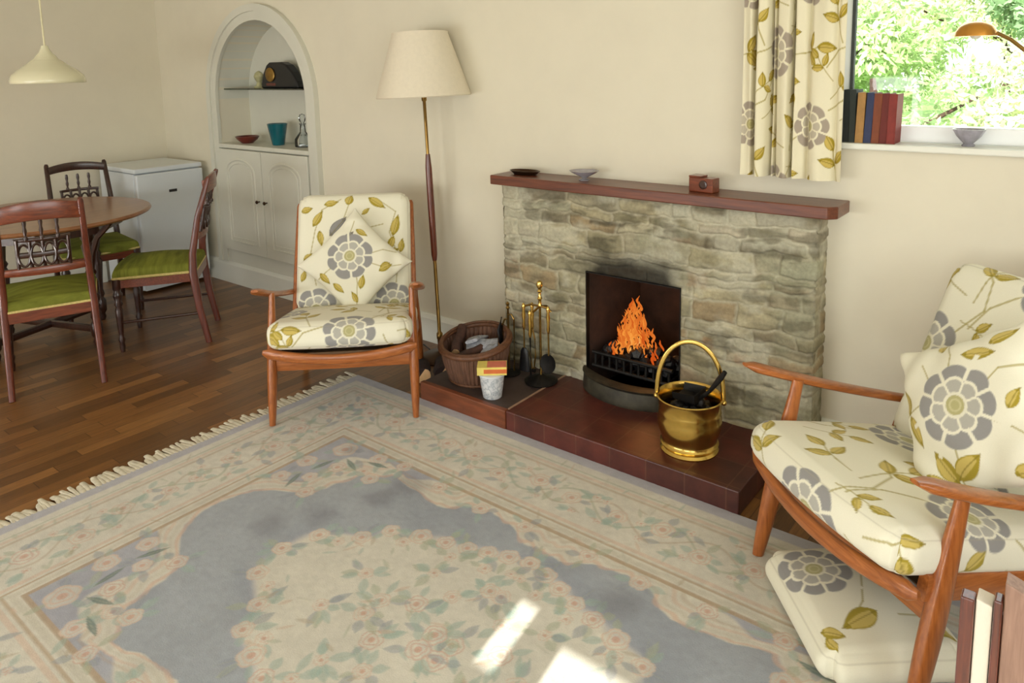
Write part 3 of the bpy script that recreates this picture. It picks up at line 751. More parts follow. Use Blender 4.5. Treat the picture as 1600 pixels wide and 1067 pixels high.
def tool(name, label, dx, dy, build, hz=.335, handle='brass'):
    t = thing(name, label, 'fire tool', (tx + dx, ty + dy, HZ + hz), 0)
    MB().lathe([(.0045, -.10), (.008, -.085), (.006, -.06), (.009, -.03), (.006, -.01), (.009, .006), (.005, .02), (0, .024)], seg=12).build('handle', M[handle], t, smooth=True)
    build(t); return t
def b_shovel(t):
    MB().sweep([(0, 0, -.095), (0, 0, -.20)], .0042, seg=8).build('shaft', M['oldbrass'], t, smooth=True)
    MB().lathe([(0, -.006), (.036, -.004), (.042, .004), (.038, .004), (.033, .001), (0, 0)], mtx=Matrix.Rotation(R(80), 4, 'X'), c=(0, -.004, -.235), seg=24).build('blade', M['iron'], t, smooth=True)
def b_brush(t):
    MB().sweep([(0, 0, -.095), (0, 0, -.19)], .004, seg=8).build('shaft', M['oldbrass'], t, smooth=True)
    MB().lathe([(.010, -.185), (.020, -.20), (.026, -.25), (.030, -.29), (0, -.295)], sy=.5, seg=16).build('bristles', M['black'], t, smooth=True)
def b_poker(t):
    MB().sweep([(0, 0, -.095), (0, 0, -.27), (-.006, 0, -.285), (-.018, 0, -.29)], [.0042, .0042, .0038, .001], seg=8).build('shaft', M['iron'], t, smooth=True)
def b_tongs(t):
    for s in (-1, 1):
        MB().sweep([(0, 0, -.095), (s * .012, 0, -.14), (s * .015, 0, -.22), (s * .004, 0, -.285)], .0038, seg=8).build('arm', M['oldbrass'], t, smooth=True)
        MB().lathe([(0, 0), (.009, .002), (.009, .006), (0, .008)], mtx=Matrix.Rotation(R(90), 4, 'Y'), c=(s * .004, 0, -.29), seg=12).build('claw', M['iron'], t, smooth=True)
tool('fire_shovel', 'round-bladed black hearth shovel hanging on the right of the tool stand', .052, -.012, b_shovel)
tool('hearth_brush', 'dark bristled hearth brush hanging at far left of the tool stand', -.088, -.004, b_brush, .322)
tool('poker', 'thin iron poker hanging at front of the tool stand', -.012, -.058, b_poker, .318)
tool('fire_tongs', 'brass coal tongs hanging between brush and pole of the tool stand', -.045, .002, b_tongs, .33)
t = thing('companion_set', 'second smaller brass set of fire irons standing against stone left of the tool stand', 'tool stand', (-2.035, 2.47, HZ))
MB().lathe([(.050, 0), (.052, .005), (.02, .015), (.006, .02), (0, .02)], seg=24).build('base', M['iron'], t, smooth=True)
MB().lathe([(.005, .015), (.005, .30), (.010, .308), (.005, .316), (.009, .328), (0, .338)], seg=12).build('pole', M['oldbrass'], t, smooth=True)
MB().sweep([(.03, .0, .02), (.034, 0, .26), (.02, 0, .28), (0, 0, .275)], .004, seg=8).sweep([(-.028, .0, .10), (-.034, 0, .22), (-.02, 0, .25), (0, 0, .255)], .004, seg=8).build('irons', M['oldbrass'], t, smooth=True)
MB().sweep([(-.03, -.01, .26), (-.045, -.01, .20), (-.03, -.01, .12), (-.02, -.005, .03)], [.004, .014, .012, .02], [.003, .008, .006, .008], seg=10).build('brush', M['black'], t, smooth=True)

# white tub with firelighter box on it
ux, uy = -1.945, 2.245
t = thing('tub', 'white plastic tub with faded grey print on the slate end of the hearth', 'tub', (ux, uy, HZ - .004), R(10))
def tubmat():
    m, nt, b = new_mat('printed_white_plastic'); n = noise_node(nt, 38, 3, .6)
    r = ramp(nt, n.outputs['Fac'], [(.42, L4((214, 216, 218))), (.5, L4((168, 176, 182))), (.58, L4((224, 226, 226)))]); nt.links.new(r.outputs[0], b.inputs['Base Color']); setp(b, Roughness=.4); return m
MB().lathe([(.036, 0), (.040, .003), (.047, .05), (.052, .096), (.055, .098), (.055, .104), (.050, .104), (.045, .05), (.036, .006), (0, .005)], seg=32).build('body', tubmat(), t, smooth=True, angle=50)
MB().lathe([(0, .100), (.052, .100), (.056, .102), (.056, .108), (.05, .110), (0, .110)], seg=32).build('lid', M['fridge'], t, smooth=True, angle=50)
t = thing('firelighter_box', 'yellow and red cardboard firelighter box lying on the white tub', 'box', (ux + .002, uy, HZ + .1065), R(38))
MB().box((-.062, -.038, 0), (.062, .038, .034)).build('carton', simple('yellow_card', (226, 206, 106), .6), t, bevel=.001)
MB().box((-.034, -.0385, .008), (.0625, .0, .026)).build('label', simple('orange_red_print', (206, 106, 50), .6), t)
MB().box((-.02, -.034, .0342), (.06, .03, .0352)).build('top_label', simple('pink_red_print', (214, 120, 96), .6), t)

# wicker log basket
kx, ky = -2.125, 2.345
t = thing('log_basket', 'oval brown wicker log basket with thick rim at the left end of the hearth', 'basket', (kx, ky, HZ - .004), R(20))
m = MB(); nst = 46; vs = []; fs = []
prof = [(.105, 0.), (.116, .03), (.128, .07), (.138, .11), (.144, .15), (.147, .17)]
for r0, z0 in prof:
    for kx_ in range(nst * 4):
        a = 2 * PI * kx_ / (nst * 4); ph = kx_ % 4
        rr_ = r0 + (.0045 if ph in (1, 2) else -.001)
        vs.append((rr_ * 1.06 * math.cos(a), rr_ * .98 * math.sin(a), z0 - .028 * (z0 / .17) * math.sin(a + .35) * -1))
n4 = nst * 4
for i in range(len(prof) - 1):
    for k in range(n4):
        l = (k + 1) % n4; fs.append((i * n4 + k, i * n4 + l, (i + 1) * n4 + l, (i + 1) * n4 + k))
fs.append(tuple(range(n4 - 1, -1, -1))); m.add(vs, fs)
bk_ = m.build('body', M['wick'], t, recalc=False); sm = bk_.modifiers.new('s', 'SOLIDIFY'); sm.thickness = .006; sm.offset = -1
ring = lambda r, z, n=64: [(r * 1.06 * math.cos(2 * PI * i / n), r * .98 * math.sin(2 * PI * i / n), z + .028 * (z / .17) * math.sin(2 * PI * i / n + .35)) for i in range(n)]
m = MB(); m.sweep(ring(.148, .176), .013, .013, seg=10, closed=True); m.sweep(ring(.143, .188), .008, .006, seg=8, closed=True)
m.build('rim', M['wickrim'], t, smooth=True)
m = MB(); m.sweep(ring(.111, .012), .008, .006, seg=8, closed=True); m.build('foot_band', M['wickrim'], t, smooth=True)
kx = -2.125
def log(name, label, loc, ln, r, rot, mat='bark', grp=None):
    t = thing(name, label, 'log', loc, 0, grp); t.rotation_euler = rot
    m = MB(); m.sweep([(-ln / 2, 0, 0), (-ln / 6, .004, .003), (ln / 6, -.003, 0), (ln / 2, 0, 0)], [r, r * 1.04, r * .98, r], seg=14, power=2.3); m.build('bark', M[mat], t, smooth=True, angle=60)
    for s in (-1, 1):
        MB().sweep([(s * ln / 2, 0, 0), (s * (ln / 2 + .0015), 0, 0)], r * .94, seg=14, power=2.3).build('cut_end', M['logend'], t)
log('log', 'split log with pale cut end leaning on the left rim inside the wicker basket', (kx - .085, ky - .015, HZ + .165), .15, .021, (0, R(-28), R(118)))
log('log', 'short log lying across the front inside the wicker basket', (kx + .02, ky - .055, HZ + .135), .12, .02, (0, R(-12), R(70)))
log('log', 'dark log end down at the back of the wicker basket', (kx + .03, ky + .05, HZ + .11), .12, .026, (0, R(-30), R(10)), 'barkdark')
for i, (dx, dy, dz, rz, tl) in enumerate(((.03, .01, .155, 30, 18), (-.015, .03, .165, 110, -20), (.06, .0, .14, -20, 34))):
    nm = ['folded newspaper lying on top in the wicker basket', 'rolled newspaper at the back of the wicker basket', 'crumpled newspaper at right inside the wicker basket'][i]
    m = MB(); m.sweep([(-.07, 0, 0), (-.02, .006, .006), (.03, -.004, .002), (.075, 0, 0)], [.030, .034, .032, .028], [.008, .012, .010, .007], seg=12, power=3)
    o = m.build('newspaper', M['paper'], smooth=True, angle=50, loc=(kx + dx, ky + dy, HZ + dz)); o.rotation_euler = (R(tl), R(-tl * .7), R(rz)); tag(o, nm, 'newspaper')
log('log', 'dark log on the floor beside the lamp base with pale sawn end facing the room', (-2.385, 2.40, .045), .14, .043, (0, 0, R(135)), 'barkdark')
log('log', 'shorter dark log lying left of the pale-ended log by the lamp', (-2.46, 2.335, .040), .12, .038, (0, 0, R(138)), 'barkdark')

# ------------------------------------------------------------------ standard lamp by the wall
lx, ly = -2.572, 2.575
lp = thing('floor_lamp', 'tall standard lamp with cream tapered shade and turned wooden middle section', 'floor lamp', (lx, ly, 0))
lp.rotation_euler = (0, R(-2.2), 0)
MB().lathe([(.115, 0), (.118, .006), (.10, .018), (.04, .026), (.018, .034), (0, .036)], seg=40).build('base', M['bronze'], lp, smooth=True)
MB().lathe([(.013, .02), (.013, .10), (.016, .104), (.016, .13), (.012, .134), (.009, .14), (.009, .52), (0, .52)], seg=20).build('lower_tube', M['oldbrass'], lp, smooth=True, angle=50)
MB().lathe([(.0, .51), (.011, .51), (.0155, .54), (.0175, .78), (.0165, .98), (.012, 1.04), (.011, 1.05), (0, 1.05)], seg=20).build('wooden_section', M['mahog'], lp, smooth=True)
MB().lathe([(.008, 1.04), (.008, 1.31), (.013, 1.315), (.013, 1.36), (.006, 1.365), (.006, 1.62), (0, 1.62)], seg=16).build('upper_tube', M['oldbrass'], lp, smooth=True, angle=50)
m = MB(); m.lathe([(.228, 1.332), (.232, 1.336), (.231, 1.342), (.137, 1.636), (.137, 1.644), (.134, 1.644), (.227, 1.338)], seg=64, closed=True)
sh = m.build('lamp_shade', M['shade'], lp, smooth=True, angle=50)
m = MB()
for k in range(3): m.sweep([(0, 0, 1.615), (.134 * math.cos(k * 2.094), .134 * math.sin(k * 2.094), 1.63)], .002, seg=6)
m.build('shade_carrier', M['oldbrass'], sh)
cpts = [(-2.68, 2.60, .012), (-2.76, 2.64, .006), (-2.86, 2.62, .006), (-2.98, 2.66, .006), (-3.1, 2.685, .006)]
tag(MB().sweep(cpts, .0035, seg=6).build('power_cord', M['black'], smooth=True), 'thin black power cord trailing from the lamp along the skirting', 'cord')

# ------------------------------------------------------------------ curtain and rail
ct = thing('curtain', 'cream curtain with grey flowers and olive leaves hanging left of the window', 'curtain', (-.864, 2.645, 0))
nu, nv = 420, 340
U, V_ = np.meshgrid(np.linspace(0, 1, nu), np.linspace(0, 1, nv), indexing='ij'); u, v = U.ravel(), V_.ravel()
z = 1.055 + v * 1.10; nf = 4.5
wsp = .174 + .004 * (1 - v)
x = -(wsp) + u * 2 * wsp
wob = .35 * np.sin(5 * u + 2) + .12 * np.sin(9 * v + 4 * u) * (1 - v)
ph = 2 * PI * nf * (u ** 1.12) + wob
amp = .042 * (1 - .25 * np.sin(3 * u)) * np.where(u > .66, .55, 1.0)
wv_ = .004 * np.sin(4 * v); y = -.012 + .010 * np.sin(2 * PI * 3.2 * u + 1) + sum(dp * np.exp(-np.abs((u + wv_ * sl - c_) / wd_) ** 1.6) for c_, dp, wd_, sl in ((.13, .060, .020, 1), (.285, .048, .018, -1), (.345, .030, .014, 2), (.51, .068, .017, .6), (.66, .022, .022, -2), (.93, .016, .02, 1))) + .006 * np.sin(23 * u + 5 * v)
x = x - .008 * np.sin(ph) * 0
arcl = np.cumsum(np.sqrt(np.diff(x.reshape(nu, nv)[:, 0], prepend=x[0]) ** 2 + np.diff(y.reshape(nu, nv)[:, 0], prepend=y[0]) ** 2))
cu = np.repeat(arcl, nv)
cg = A3((166, 156, 146))
colr = tile_pattern(cu, z, ox=-.185, oy=-.80, g=cg, sc=1.12) * A3((250, 246, 236))
edge = S(.006, .003, cu) + S(cu.max() - .008, cu.max() - .004, cu)
np_mesh('drape', np.c_[x, y, z], grid_faces(nu, nv), M['curtain'], ct, colr)
np_mesh('lining', np.c_[x, y + .004, z], grid_faces(nu, nv), simple('cream_lining', (236, 230, 212), .9), ct)
m = MB()
m.box((-.17, -.03, 2.15), (.17, .03, 2.20)); m.build('heading_tape', M['cord'], ct)
rl = thing('curtain_rail', 'white curtain rail above the window holding the floral curtain', 'curtain rail', (.14, 2.665, 2.205))
MB().box((-1.25, -.015, 0), (1.25, .015, .025)).build('track', M['white'], rl)
for s in (-1.1, 0, 1.1): MB().box((s - .02, .01, .0), (s + .02, .055, .03)).build('bracket', M['white'], rl)

# ------------------------------------------------------------------ books and bowl on the sill
def book(x, w, h, d, rgb, label, lean=0, y=2.715, zrot=0):
    t = thing('book', label, 'book', (x, y, WZ0), R(zrot), 'books on the window sill'); t.rotation_euler = (0, R(lean), R(zrot))
    mt = simple('cloth_' + '_'.join(map(str, rgb)), rgb, .7, var=.15, scale=40)
    MB().box((0, 0, 0), (w, .004, h)).box((0, 0, 0), (.003, d, h)).box((w - .003, 0, 0), (w, d, h)).build('cover', mt, t, bevel=.0012)
    MB().box((.003, .004, .004), (w - .003, d - .005, h - .004)).build('pages', M['page'], t)
    return t
bs = [(-.720, .020, .182, .095, (26, 30, 26), 'black hardback book at left end of the row on the window sill', 0),
      (-.699, .019, .182, .095, (44, 50, 44), 'dark green hardback book, second from left on the window sill', 0),
      (-.679, .026, .172, .095, (168, 126, 70), 'tan cloth book among the row on the window sill', 1.5),
      (-.652, .024, .172, .095, (44, 52, 84), 'navy blue book in the row on the window sill', 2.5),
      (-.627, .024, .170, .095, (122, 62, 34), 'rust brown book in the row on the window sill', 2.5),
      (-.602, .022, .170, .095, (100, 32, 24), 'dark red book, second from right on the window sill', 2),
      (-.579, .026, .168, .092, (126, 44, 36), 'brick red book at right end of the row on the window sill', 1.2)]
for a in bs: book(a[0] + .014, a[1], a[2], a[3], a[4], a[5], a[6])
t = thing('glass_bowl', 'small lilac-tinted glass footed bowl on the window sill', 'bowl', (-.330, 2.752, WZ0))
MB().lathe([(.018, 0), (.020, .004), (.014, .010), (.022, .018), (.036, .034), (.048, .056), (.045, .056), (.033, .036), (.018, .022), (0, .018)], seg=14).build('body', FROST, t)

# ------------------------------------------------------------------ reading lamp leaning over the armchair
rl_ = thing('reading_lamp', 'brass reading lamp with shallow dome shade in front of the window', 'reading lamp', (.20, 2.42, 0))
MB().lathe([(.11, 0), (.113, .006), (.09, .016), (.015, .03), (0, .03)], seg=32).build('base', M['oldbrass'], rl_, smooth=True)
MB().lathe([(.009, .02), (.009, 1.34), (.012, 1.345), (.012, 1.37), (0, 1.372)], seg=16).build('pole', M['oldbrass'], rl_, smooth=True)
MB().sweep([(0, 0, 1.36), (-.06, .005, 1.34), (-.16, .01, 1.355), (-.30, .02, 1.42), (-.365, .03, 1.475), (-.41, .04, 1.515), (-.445, .045, 1.535)], .0055, seg=10).build('arm', M['oldbrass'], rl_, smooth=True)
ds = MB().lathe([(.054, .0), (.052, .012), (.044, .026), (.030, .036), (.012, .040), (0, .041), ], c=(-.495, .05, 1.528), seg=36).build('shade', M['brass'], rl_, smooth=True); ds.modifiers.new('s', 'SOLIDIFY').thickness = .002
ds.data.materials[0] = simple('orange_brass_shade', (204, 146, 66), .32, .85, var=.1)
MB().sphere((-.495, .05, 1.536), .017).build('bulb', M['white'], ds, smooth=True)

# ------------------------------------------------------------------ pendant lamp over the table
PX, PY, PZ = -4.495, 1.592, 1.432
pd = thing('pendant_lamp', 'cream enamel pendant lamp hanging over the dining table', 'pendant lamp', (PX, PY, PZ))
m = MB().lathe([(.176, 0), (.179, .002), (.178, .020), (.170, .042), (.142, .070), (.100, .098), (.078, .116), (.070, .122), (.060, .128), (.048, .146), (.034, .160), (.022, .182), (.016, .20), (0, .201)], seg=64)
ps = m.build('lamp_shade', M['pend'], pd, smooth=True, angle=60); ps.modifiers.new('s', 'SOLIDIFY').thickness = .002
MB().sweep([(0, 0, .195), (0, 0, ZC - PZ - .04)], .0045, seg=8).build('cord', M['cord'], pd, smooth=True)
MB().lathe([(.05, ZC - PZ - .045), (.052, ZC - PZ), (0, ZC - PZ)], seg=24).build('ceiling_rose', M['white'], pd, smooth=True)
MB().sphere((0, 0, .075), .034).build('bulb', M['white'], pd, smooth=True)

# ================================================================== FURNITURE
def at_local(org, rz, p):
    return Matrix.Translation((org[0], org[1], 0)) @ Matrix.Rotation(rz, 4, 'Z') @ Vector(p)
def armchair(label, org, rz, seat_pat, back_pat):
    t = thing('armchair', label, 'armchair', (org[0], org[1], .0125), rz, 'teak armchairs with floral cushions')
    sr = math.tan(R(11))
    for s in (-1, 1):
        m = MB(); p = []; wx = []; wy = []
        for k in range(13):
            q = k / 12; z = .535 * q; p.append((s * (.296 - .004 * q), .005 + .215 * z, z))
            f = .60 + .40 * math.sin(PI * min(1, q * 1.05) ** .9); wx.append(.0205 * f); wy.append(.030 * f)
        m.sweep(p, wx, wy, up=(0, -1, 0), seg=16); l = m.build('leg', M['teakz'], t, smooth=True)
        # rear leg
        m = MB(); p = []; wx = []; wy = []
        for k in range(11):
            q = k / 10; z = -.0125 + .4125 * q; p.append((s * (.287 - .006 * q), .66 - .13 * q, z)); f = .65 + .35 * math.sin(PI * min(1, q + .08) ** .9); wx.append(.018 * f); wy.append(.025 * f)
        m.sweep(p, wx, wy, up=(0, -1, 0), seg=14); m.build('leg', M['teakz'], t, smooth=True)
        # arm: slim paddle falling to the back
        m = MB(); p = []; wx = []; hh = []
        for k in range(21):
            q = k / 20; y = -.04 + q * .665; z = .592 - .30 * (y + .04) - .014 * math.sin(PI * q)
            if q < .12: z -= .0
            p.append((s * (.318 + .012 * math.sin(PI * q) - .03 * q), y, z))
            f = (min(1, q / .10 + .25)) ** .6 * (1 - .35 * q); wx.append(.031 * f); hh.append(.0135 * min(1, (q / .06 + .35)) * (1 - .15 * q))
        m.sweep(p, wx, hh, seg=16, power=2.4); m.build('armrest', M['teak'], t, smooth=True)
        m = MB(); m.sweep([(s * .283, .03, .315), (s * .280, .30, .265), (s * .276, .62, .20)], [.013] * 3, [.032, .034, .03], seg=12, power=5); m.build('side_rail', M['teak'], t, smooth=True, angle=50)
        m = MB(); m.sweep([(s * .276, .42, .235), (s * .275, .50, .42), (s * .273, .585, .61), (s * .270, .665, .80), (s * .269, .670, .812)], [.013, .0145, .0135, .011, .007], [.018, .021, .018, .013, .008], up=(0, -1, 0), seg=12, power=2.6); m.build('back_post', M['teakz'], t, smooth=True)
    m = MB(); p = []; hh = []
    for k in range(25):
        u = -1 + k / 12; p.append((u * .312, -.006 - .036 * (1 - u * u), .322 - .030 * (1 - u * u))); hh.append(.022 * (min(1, (1 - abs(u)) * 9 + .45)))
    m.sweep(p, [h * .62 for h in hh], hh, seg=14, power=2.5); m.build('front_rail', M['teakx'], t, smooth=True)
    m = MB(); m.sweep([(-.285, .06, .242), (0, .05, .240), (.285, .06, .242)], [.010] * 3, [.028, .024, .028], seg=12, power=5); m.build('stretcher', M['teakx'], t, smooth=True, angle=50)
    m = MB(); m.sweep([(-.27, .585, .225), (.27, .585, .225)], .012, .03, seg=10, power=5); m.build('rear_rail', M['teakx'], t, smooth=True, angle=50)
    for zz in (.47, .58, .69, .80):
        yy = .455 + .42 * (zz - .33) + .055; m = MB(); m.sweep([(-.255, yy, zz), (0, yy + .02, zz), (.255, yy, zz)], .006, .018, seg=8, power=4); m.build('back_slat', M['teakx'], t, smooth=True, angle=50)
    m = MB()
    for k in range(7): yy = .06 + .075 * k; m.box((-.275, yy - .014, .302 - sr * yy), (.275, yy + .014, .306 - sr * yy))
    m.build('seat_webbing', M['bronze'], t)
    cushion('seat_cushion', t, .57, .50, .108, seat_pat, r=.034, puff=.022, loc=(0, .208, .350), rot=(R(-10.5), 0, 0), front_round=.028)
    cushion('back_cushion', t, .515, .545, .085, back_pat, r=.03, puff=.014, loc=(0, .505 + .046, .61 - .018), rot=(R(67), 0, 0))
    return t
def back1(u, v):
    col = np.tile(CREAM, (len(u), 1))
    for pts in ([(-.17, -.16), (-.20, -.02), (-.18, .10), (-.15, .20), (-.06, .25)], [(.20, -.16), (.21, -.04), (.17, .08), (.20, .18), (.12, .24)], [(-.05, .14), (-.01, .26)], [(.05, .10), (.14, .12)]): col = stem(col, u, v, pts)
    for px, py, an, l, w_ in ((-.03, .22, 70, .06, .022), (.07, .255, -35, .10, .022), (.04, .17, 40, .05, .012), (-.14, .225, 10, .07, .018), (-.25, .195, 15, .06, .018), (-.19, .12, 60, .09, .020), (-.16, .10, -80, .08, .017), (.185, .06, 75, .11, .022), (.19, .06, -110, .08, .018), (.14, -.03, 20, .08, .024), (-.23, -.04, 40, .05, .015), (-.20, -.05, -40, .09, .022), (-.24, -.14, 70, .06, .016), (.16, -.10, 30, .09, .022), (.08, -.16, 50, .08, .018), (.22, -.02, 80, .07, .017)): col = leaf(col, u - px, v - py, R(an), l, w_)
    col = leaf(col, u + .11, v - .07, R(50), .12, .030, GREYD, GREY)
    col = flower(col, u + .17, v + .27, .10, .2); return flower(col, u - .19, v + .26, .10, .7)
C1, T1 = (-2.399, 1.821), R(43.22)
C2, T2 = (-.478, 1.830), R(-36.87)
armchair('teak armchair with diamond-turned floral pillow, facing the room beside the standard lamp', C1, T1,
         lambda u, v: tile_pattern(u, v, ox=.06, oy=.335), back1)
armchair('teak armchair with floral cushions under the window at the right', C2, T2,
         lambda u, v: tile_pattern(u, v, ox=.17, oy=.38, rot=.3), lambda u, v: tile_pattern(u, v, ox=.30, oy=.09))

def pil1(u, v):   # diamond pillow on the far armchair; u, v already turned upright
    c, s = math.cos(PI / 4), math.sin(PI / 4); x, y = u * c - v * s, u * s + v * c
    col = np.tile(CREAM, (len(u), 1))
    for pts in ([(0, .03), (.02, -.10), (.015, -.2)], [(.05, .03), (.14, .06), (.2, .05)], [(-.06, .05), (-.02, .14), (0, .2)], [(.06, .0), (.14, -.03), (.22, -.02)], [(-.1, -.02), (-.17, -.08)]): col = stem(col, x, y, pts)
    for px, py, a, l, w_ in ((.035, -.13, 80, .07, .018), (.02, -.19, 120, .06, .015), (.12, -.05, 30, .07, .018), (.17, -.01, -160, .05, .015), (-.16, -.05, -50, .07, .018), (-.10, -.1, -40, .07, .017), (.01, .16, -30, .07, .016), (-.05, .10, 45, .07, .02)):
        col = leaf(col, x - px, y - py, R(a), l, w_, GREYD if px == -.05 else None, GREY if px == -.05 else None)
    return flower(col, x + .018, y - .030, .112, .35)
def pil2(u, v):
    col = np.tile(CREAM, (len(u), 1))
    for pts in ([(-.02, -.06), (-.02, -.14), (-.045, -.2)], [(.06, .02), (.12, .08), (.19, .08)], [(.06, -.03), (.13, -.06), (.19, -.10)], [(-.01, .08), (.0, .14), (-.02, .19)], [(-.10, .02), (-.17, .0)], [(-.07, .08), (-.09, .13)]): col = stem(col, u, v, pts, .002)
    for px, py, a, l, w_ in ((-.05, -.185, 112, .095, .026), (-.045, -.175, 35, .10, .028), (-.15, .0, 110, .08, .018), (-.15, .0, -70, .09, .020), (-.13, -.15, -40, .09, .018), (.03, .135, -8, .09, .02), (.10, .15, 20, .07, .018), (.13, -.02, 50, .06, .016), (.15, -.1, -30, .07, .02), (.10, -.17, 15, .07, .02), (-.03, .16, 110, .05, .014)):
        col = leaf(col, u - px, v - py, R(a), l, w_)
    return flower(col, u + .0, v - .004, .108, .1)
def place_pillow(name, label, org, rz, lp, recline, roll, w, t, pat, yaw=0., seed=1, **k):
    o = pillow(name, None, w, w, t, pat, seed=seed, **k)
    o.matrix_world = Matrix.Translation(at_local(org, rz, lp)) @ Matrix.Rotation(rz + yaw, 4, 'Z') @ Matrix.Rotation(recline, 4, 'X') @ Matrix.Rotation(roll, 4, 'Y')
    tag(o, label, 'cushion'); return o
place_pillow('scatter_cushion', 'floral scatter cushion turned like a diamond on the armchair by the lamp', C1, T1, (.016, .425, .578), R(-23), R(-45), .375, .12, pil1, seed=2)
place_pillow('scatter_cushion', 'plump floral scatter cushion with large grey flower on the armchair under the window', C2, T2, (.112, .328, .605), R(-22), R(-34), .385, .14, pil2, yaw=R(0), seed=4)
# floor cushion under the near chair
def pil3(u, v):
    col = np.tile(CREAM, (len(u), 1))
    for pts in ([(-.03, .02), (.06, -.02), (.12, -.08)], [(.1, .05), (.1, .15)]): col = stem(col, u, v, pts)
    for px, py, a, l, w_ in ((.09, .0, -70, .11, .030), (.12, -.155, 60, .06, .018), (.14, -.15, 10, .05, .015), (-.18, .10, 60, .08, .02), (-.15, .17, -20, .06, .016), (.12, .1, 60, .08, .02), (-.06, -.1, 200, .06, .016)):
        col = leaf(col, u - px, v - py, R(a), l, w_)
    return flower(col, u + .075, v + .085, .098, .4)
fc = cushion('floor_cushion', None, .415, .345, .085, pil3, r=.04, bp=0, puff=.034, step=.003)
fc.matrix_world = Matrix.Translation((-.405, 1.892, .0545)) @ Matrix.Rotation(R(-50), 4, 'Z') @ Matrix.Rotation(R(0), 4, 'X')
tag(fc, 'floral box cushion lying on the rug beneath the armchair under the window', 'cushion')

# ------------------------------------------------------------------ dining chairs
def pad(name, parent, mat, poly_w0, poly_w1, y0, y1, z0, z1, dome):
    P, F = cube_grid(22, 22, 6); s = (P[:, 1] + 1) / 2   # 0 front .. 1 rear
    hw = poly_w0 * (1 - s) + poly_w1 * s; x = P[:, 0] * hw; y = y0 + (y1 - y0) * s; z = np.where(P[:, 2] > -2, z0 + (z1 - z0) * (P[:, 2] + 1) / 2, 0)
    z = z + dome * (1 - P[:, 0] ** 2) * (1 - P[:, 1] ** 2) * (P[:, 2] + 1) / 2
    inset = .012 * np.clip(P[:, 2], 0, 1) ** 2; x -= np.sign(P[:, 0]) * inset * np.abs(P[:, 0]); y -= np.sign(P[:, 1]) * inset * np.abs(P[:, 1])
    y = y - .02 * (1 - P[:, 0] ** 2) * (1 - s)
    return np_mesh(name, np.c_[x, y, z], F, mat, parent)
def dining_chair(label, org, rz, dark=False):
    t = thing('dining_chair', label, 'dining chair', (org[0], org[1], 0), rz, 'dining chairs with green velvet seats')
    for s in (-1, 1):
        m = MB(); m.sweep([(s * .185, .0, 0), (s * .182, -.035, .2), (s * .178, -.055, .40), (s * .174, -.05, .5), (s * .168, -.01, .70), (s * .163, .055, .905), (s * .162, .06, .915)], [.014, .015, .017, .016, .0145, .013, .009], [.016, .019, .022, .019, .016, .013, .009], up=(0, -1, 0), seg=12, power=4)
        m.build('back_post', M['darkoak' if dark else 'mahog'], t, smooth=True, angle=50)
        pr = [(.011, 0), (.014, .03), (.012, .05), (.018, .07), (.012, .085), (.013, .10), (.018, .19), (.021, .23), (.014, .25), (.022, .265), (.015, .28), (.024, .31), (.024, .32), (.016, .335), (.022, .35), (.023, .40), (0, .40)]
        MB().lathe(pr, c=(s * .195, -.43, 0), seg=16).build('front_leg', M['darkoak'], t, smooth=True, angle=60)
    def rail(name, z, hh, yb, bow, wdt=.160, mat='mahogx', th=.011, crown=0):
        m = MB(); pts = []; H = []
        for k in range(17):
            u = -1 + k / 8; pts.append((u * wdt, yb + bow * (1 - u * u), z + crown * (1 - u * u))); H.append(hh * (1 - .12 * u * u))
        m.sweep(pts, th, H, seg=12, power=4); return m.build(name, M[mat], t, smooth=True, angle=50)
    rail('crest_rail', .860 if not dark else .874, .044 if not dark else .027, .035, .028, crown=.018, mat='mahogx' if not dark else 'darkoak')
    rail('lower_back_rail', .590, .020, -.030, .026)
    rail('splat_rail', .742, .009, .004, .027, .108, 'darkoak', .009)
    for x in (-.062, 0, .062):
        MB().lathe([(.008, 0), (.010, .012), (.005, .022), (.009, .042), (.006, .060), (.009, .078), (.007, .10), (0, .104)], c=(x, .034, .742), seg=12).build('spindle', M['darkoak'], t, smooth=True)
    m = MB()
    for x in (-.075, -.025, .025, .075):
        ring_ = [(x + .023 * math.cos(a), -.001 + .012 * (1 - (x / .1) ** 2), .668 + .050 * math.sin(a)) for a in np.linspace(0, 2 * PI, 20, endpoint=False)]
        m.sweep(ring_, .006, .009, up=(0, 1, 0), seg=8, closed=True)
    for x in (-.10, -.05, 0, .05, .10): m.sweep([(x, -.018, .585), (x, .004, .668), (x, .020, .745)], .008, .009, up=(0, -1, 0), seg=8)
    m.sweep([(-.10, -.004, .668), (0, .012, .668), (.10, -.004, .668)], .010, .014, seg=8)
    m.build('carved_splat', M['darkoak'], t, smooth=True)
    m = MB(); q = [(-.205, -.44), (.205, -.44), (.185, -.035), (-.185, -.035)]; qi = [(-.185, -.42), (.185, -.42), (.165, -.055), (-.165, -.055)]
    for i in range(4):
        j = (i + 1) % 4; m.prism([q[i], q[j], qi[j], qi[i]], 'z', .350, .400)
    m.build('seat_frame', M['mahogx'], t, bevel=.002)
    m = MB(); ps = [(-.208, -.445, .404), (0, -.463, .404), (.208, -.445, .404), (.186, -.04, .404), (-.186, -.04, .404)]
    for i in range(5): m.sweep([ps[i], ps[(i + 1) % 5]], .005, .007, seg=8)
    m.build('braid_trim', M['braid'], t, smooth=True)
    pad('seat', t, M['green'], .208, .184, -.445, -.038, .395, .448, .034)
    m = MB()
    for s in (-1, 1): m.sweep([(s * .193, -.42, .16), (s * .182, -.03, .17)], .008, seg=8)
    m.build('stretcher', M['darkoak'], t, smooth=True)
    return t
def ang_back(b): return math.atan2(-b[0], b[1])     # local +y points along b
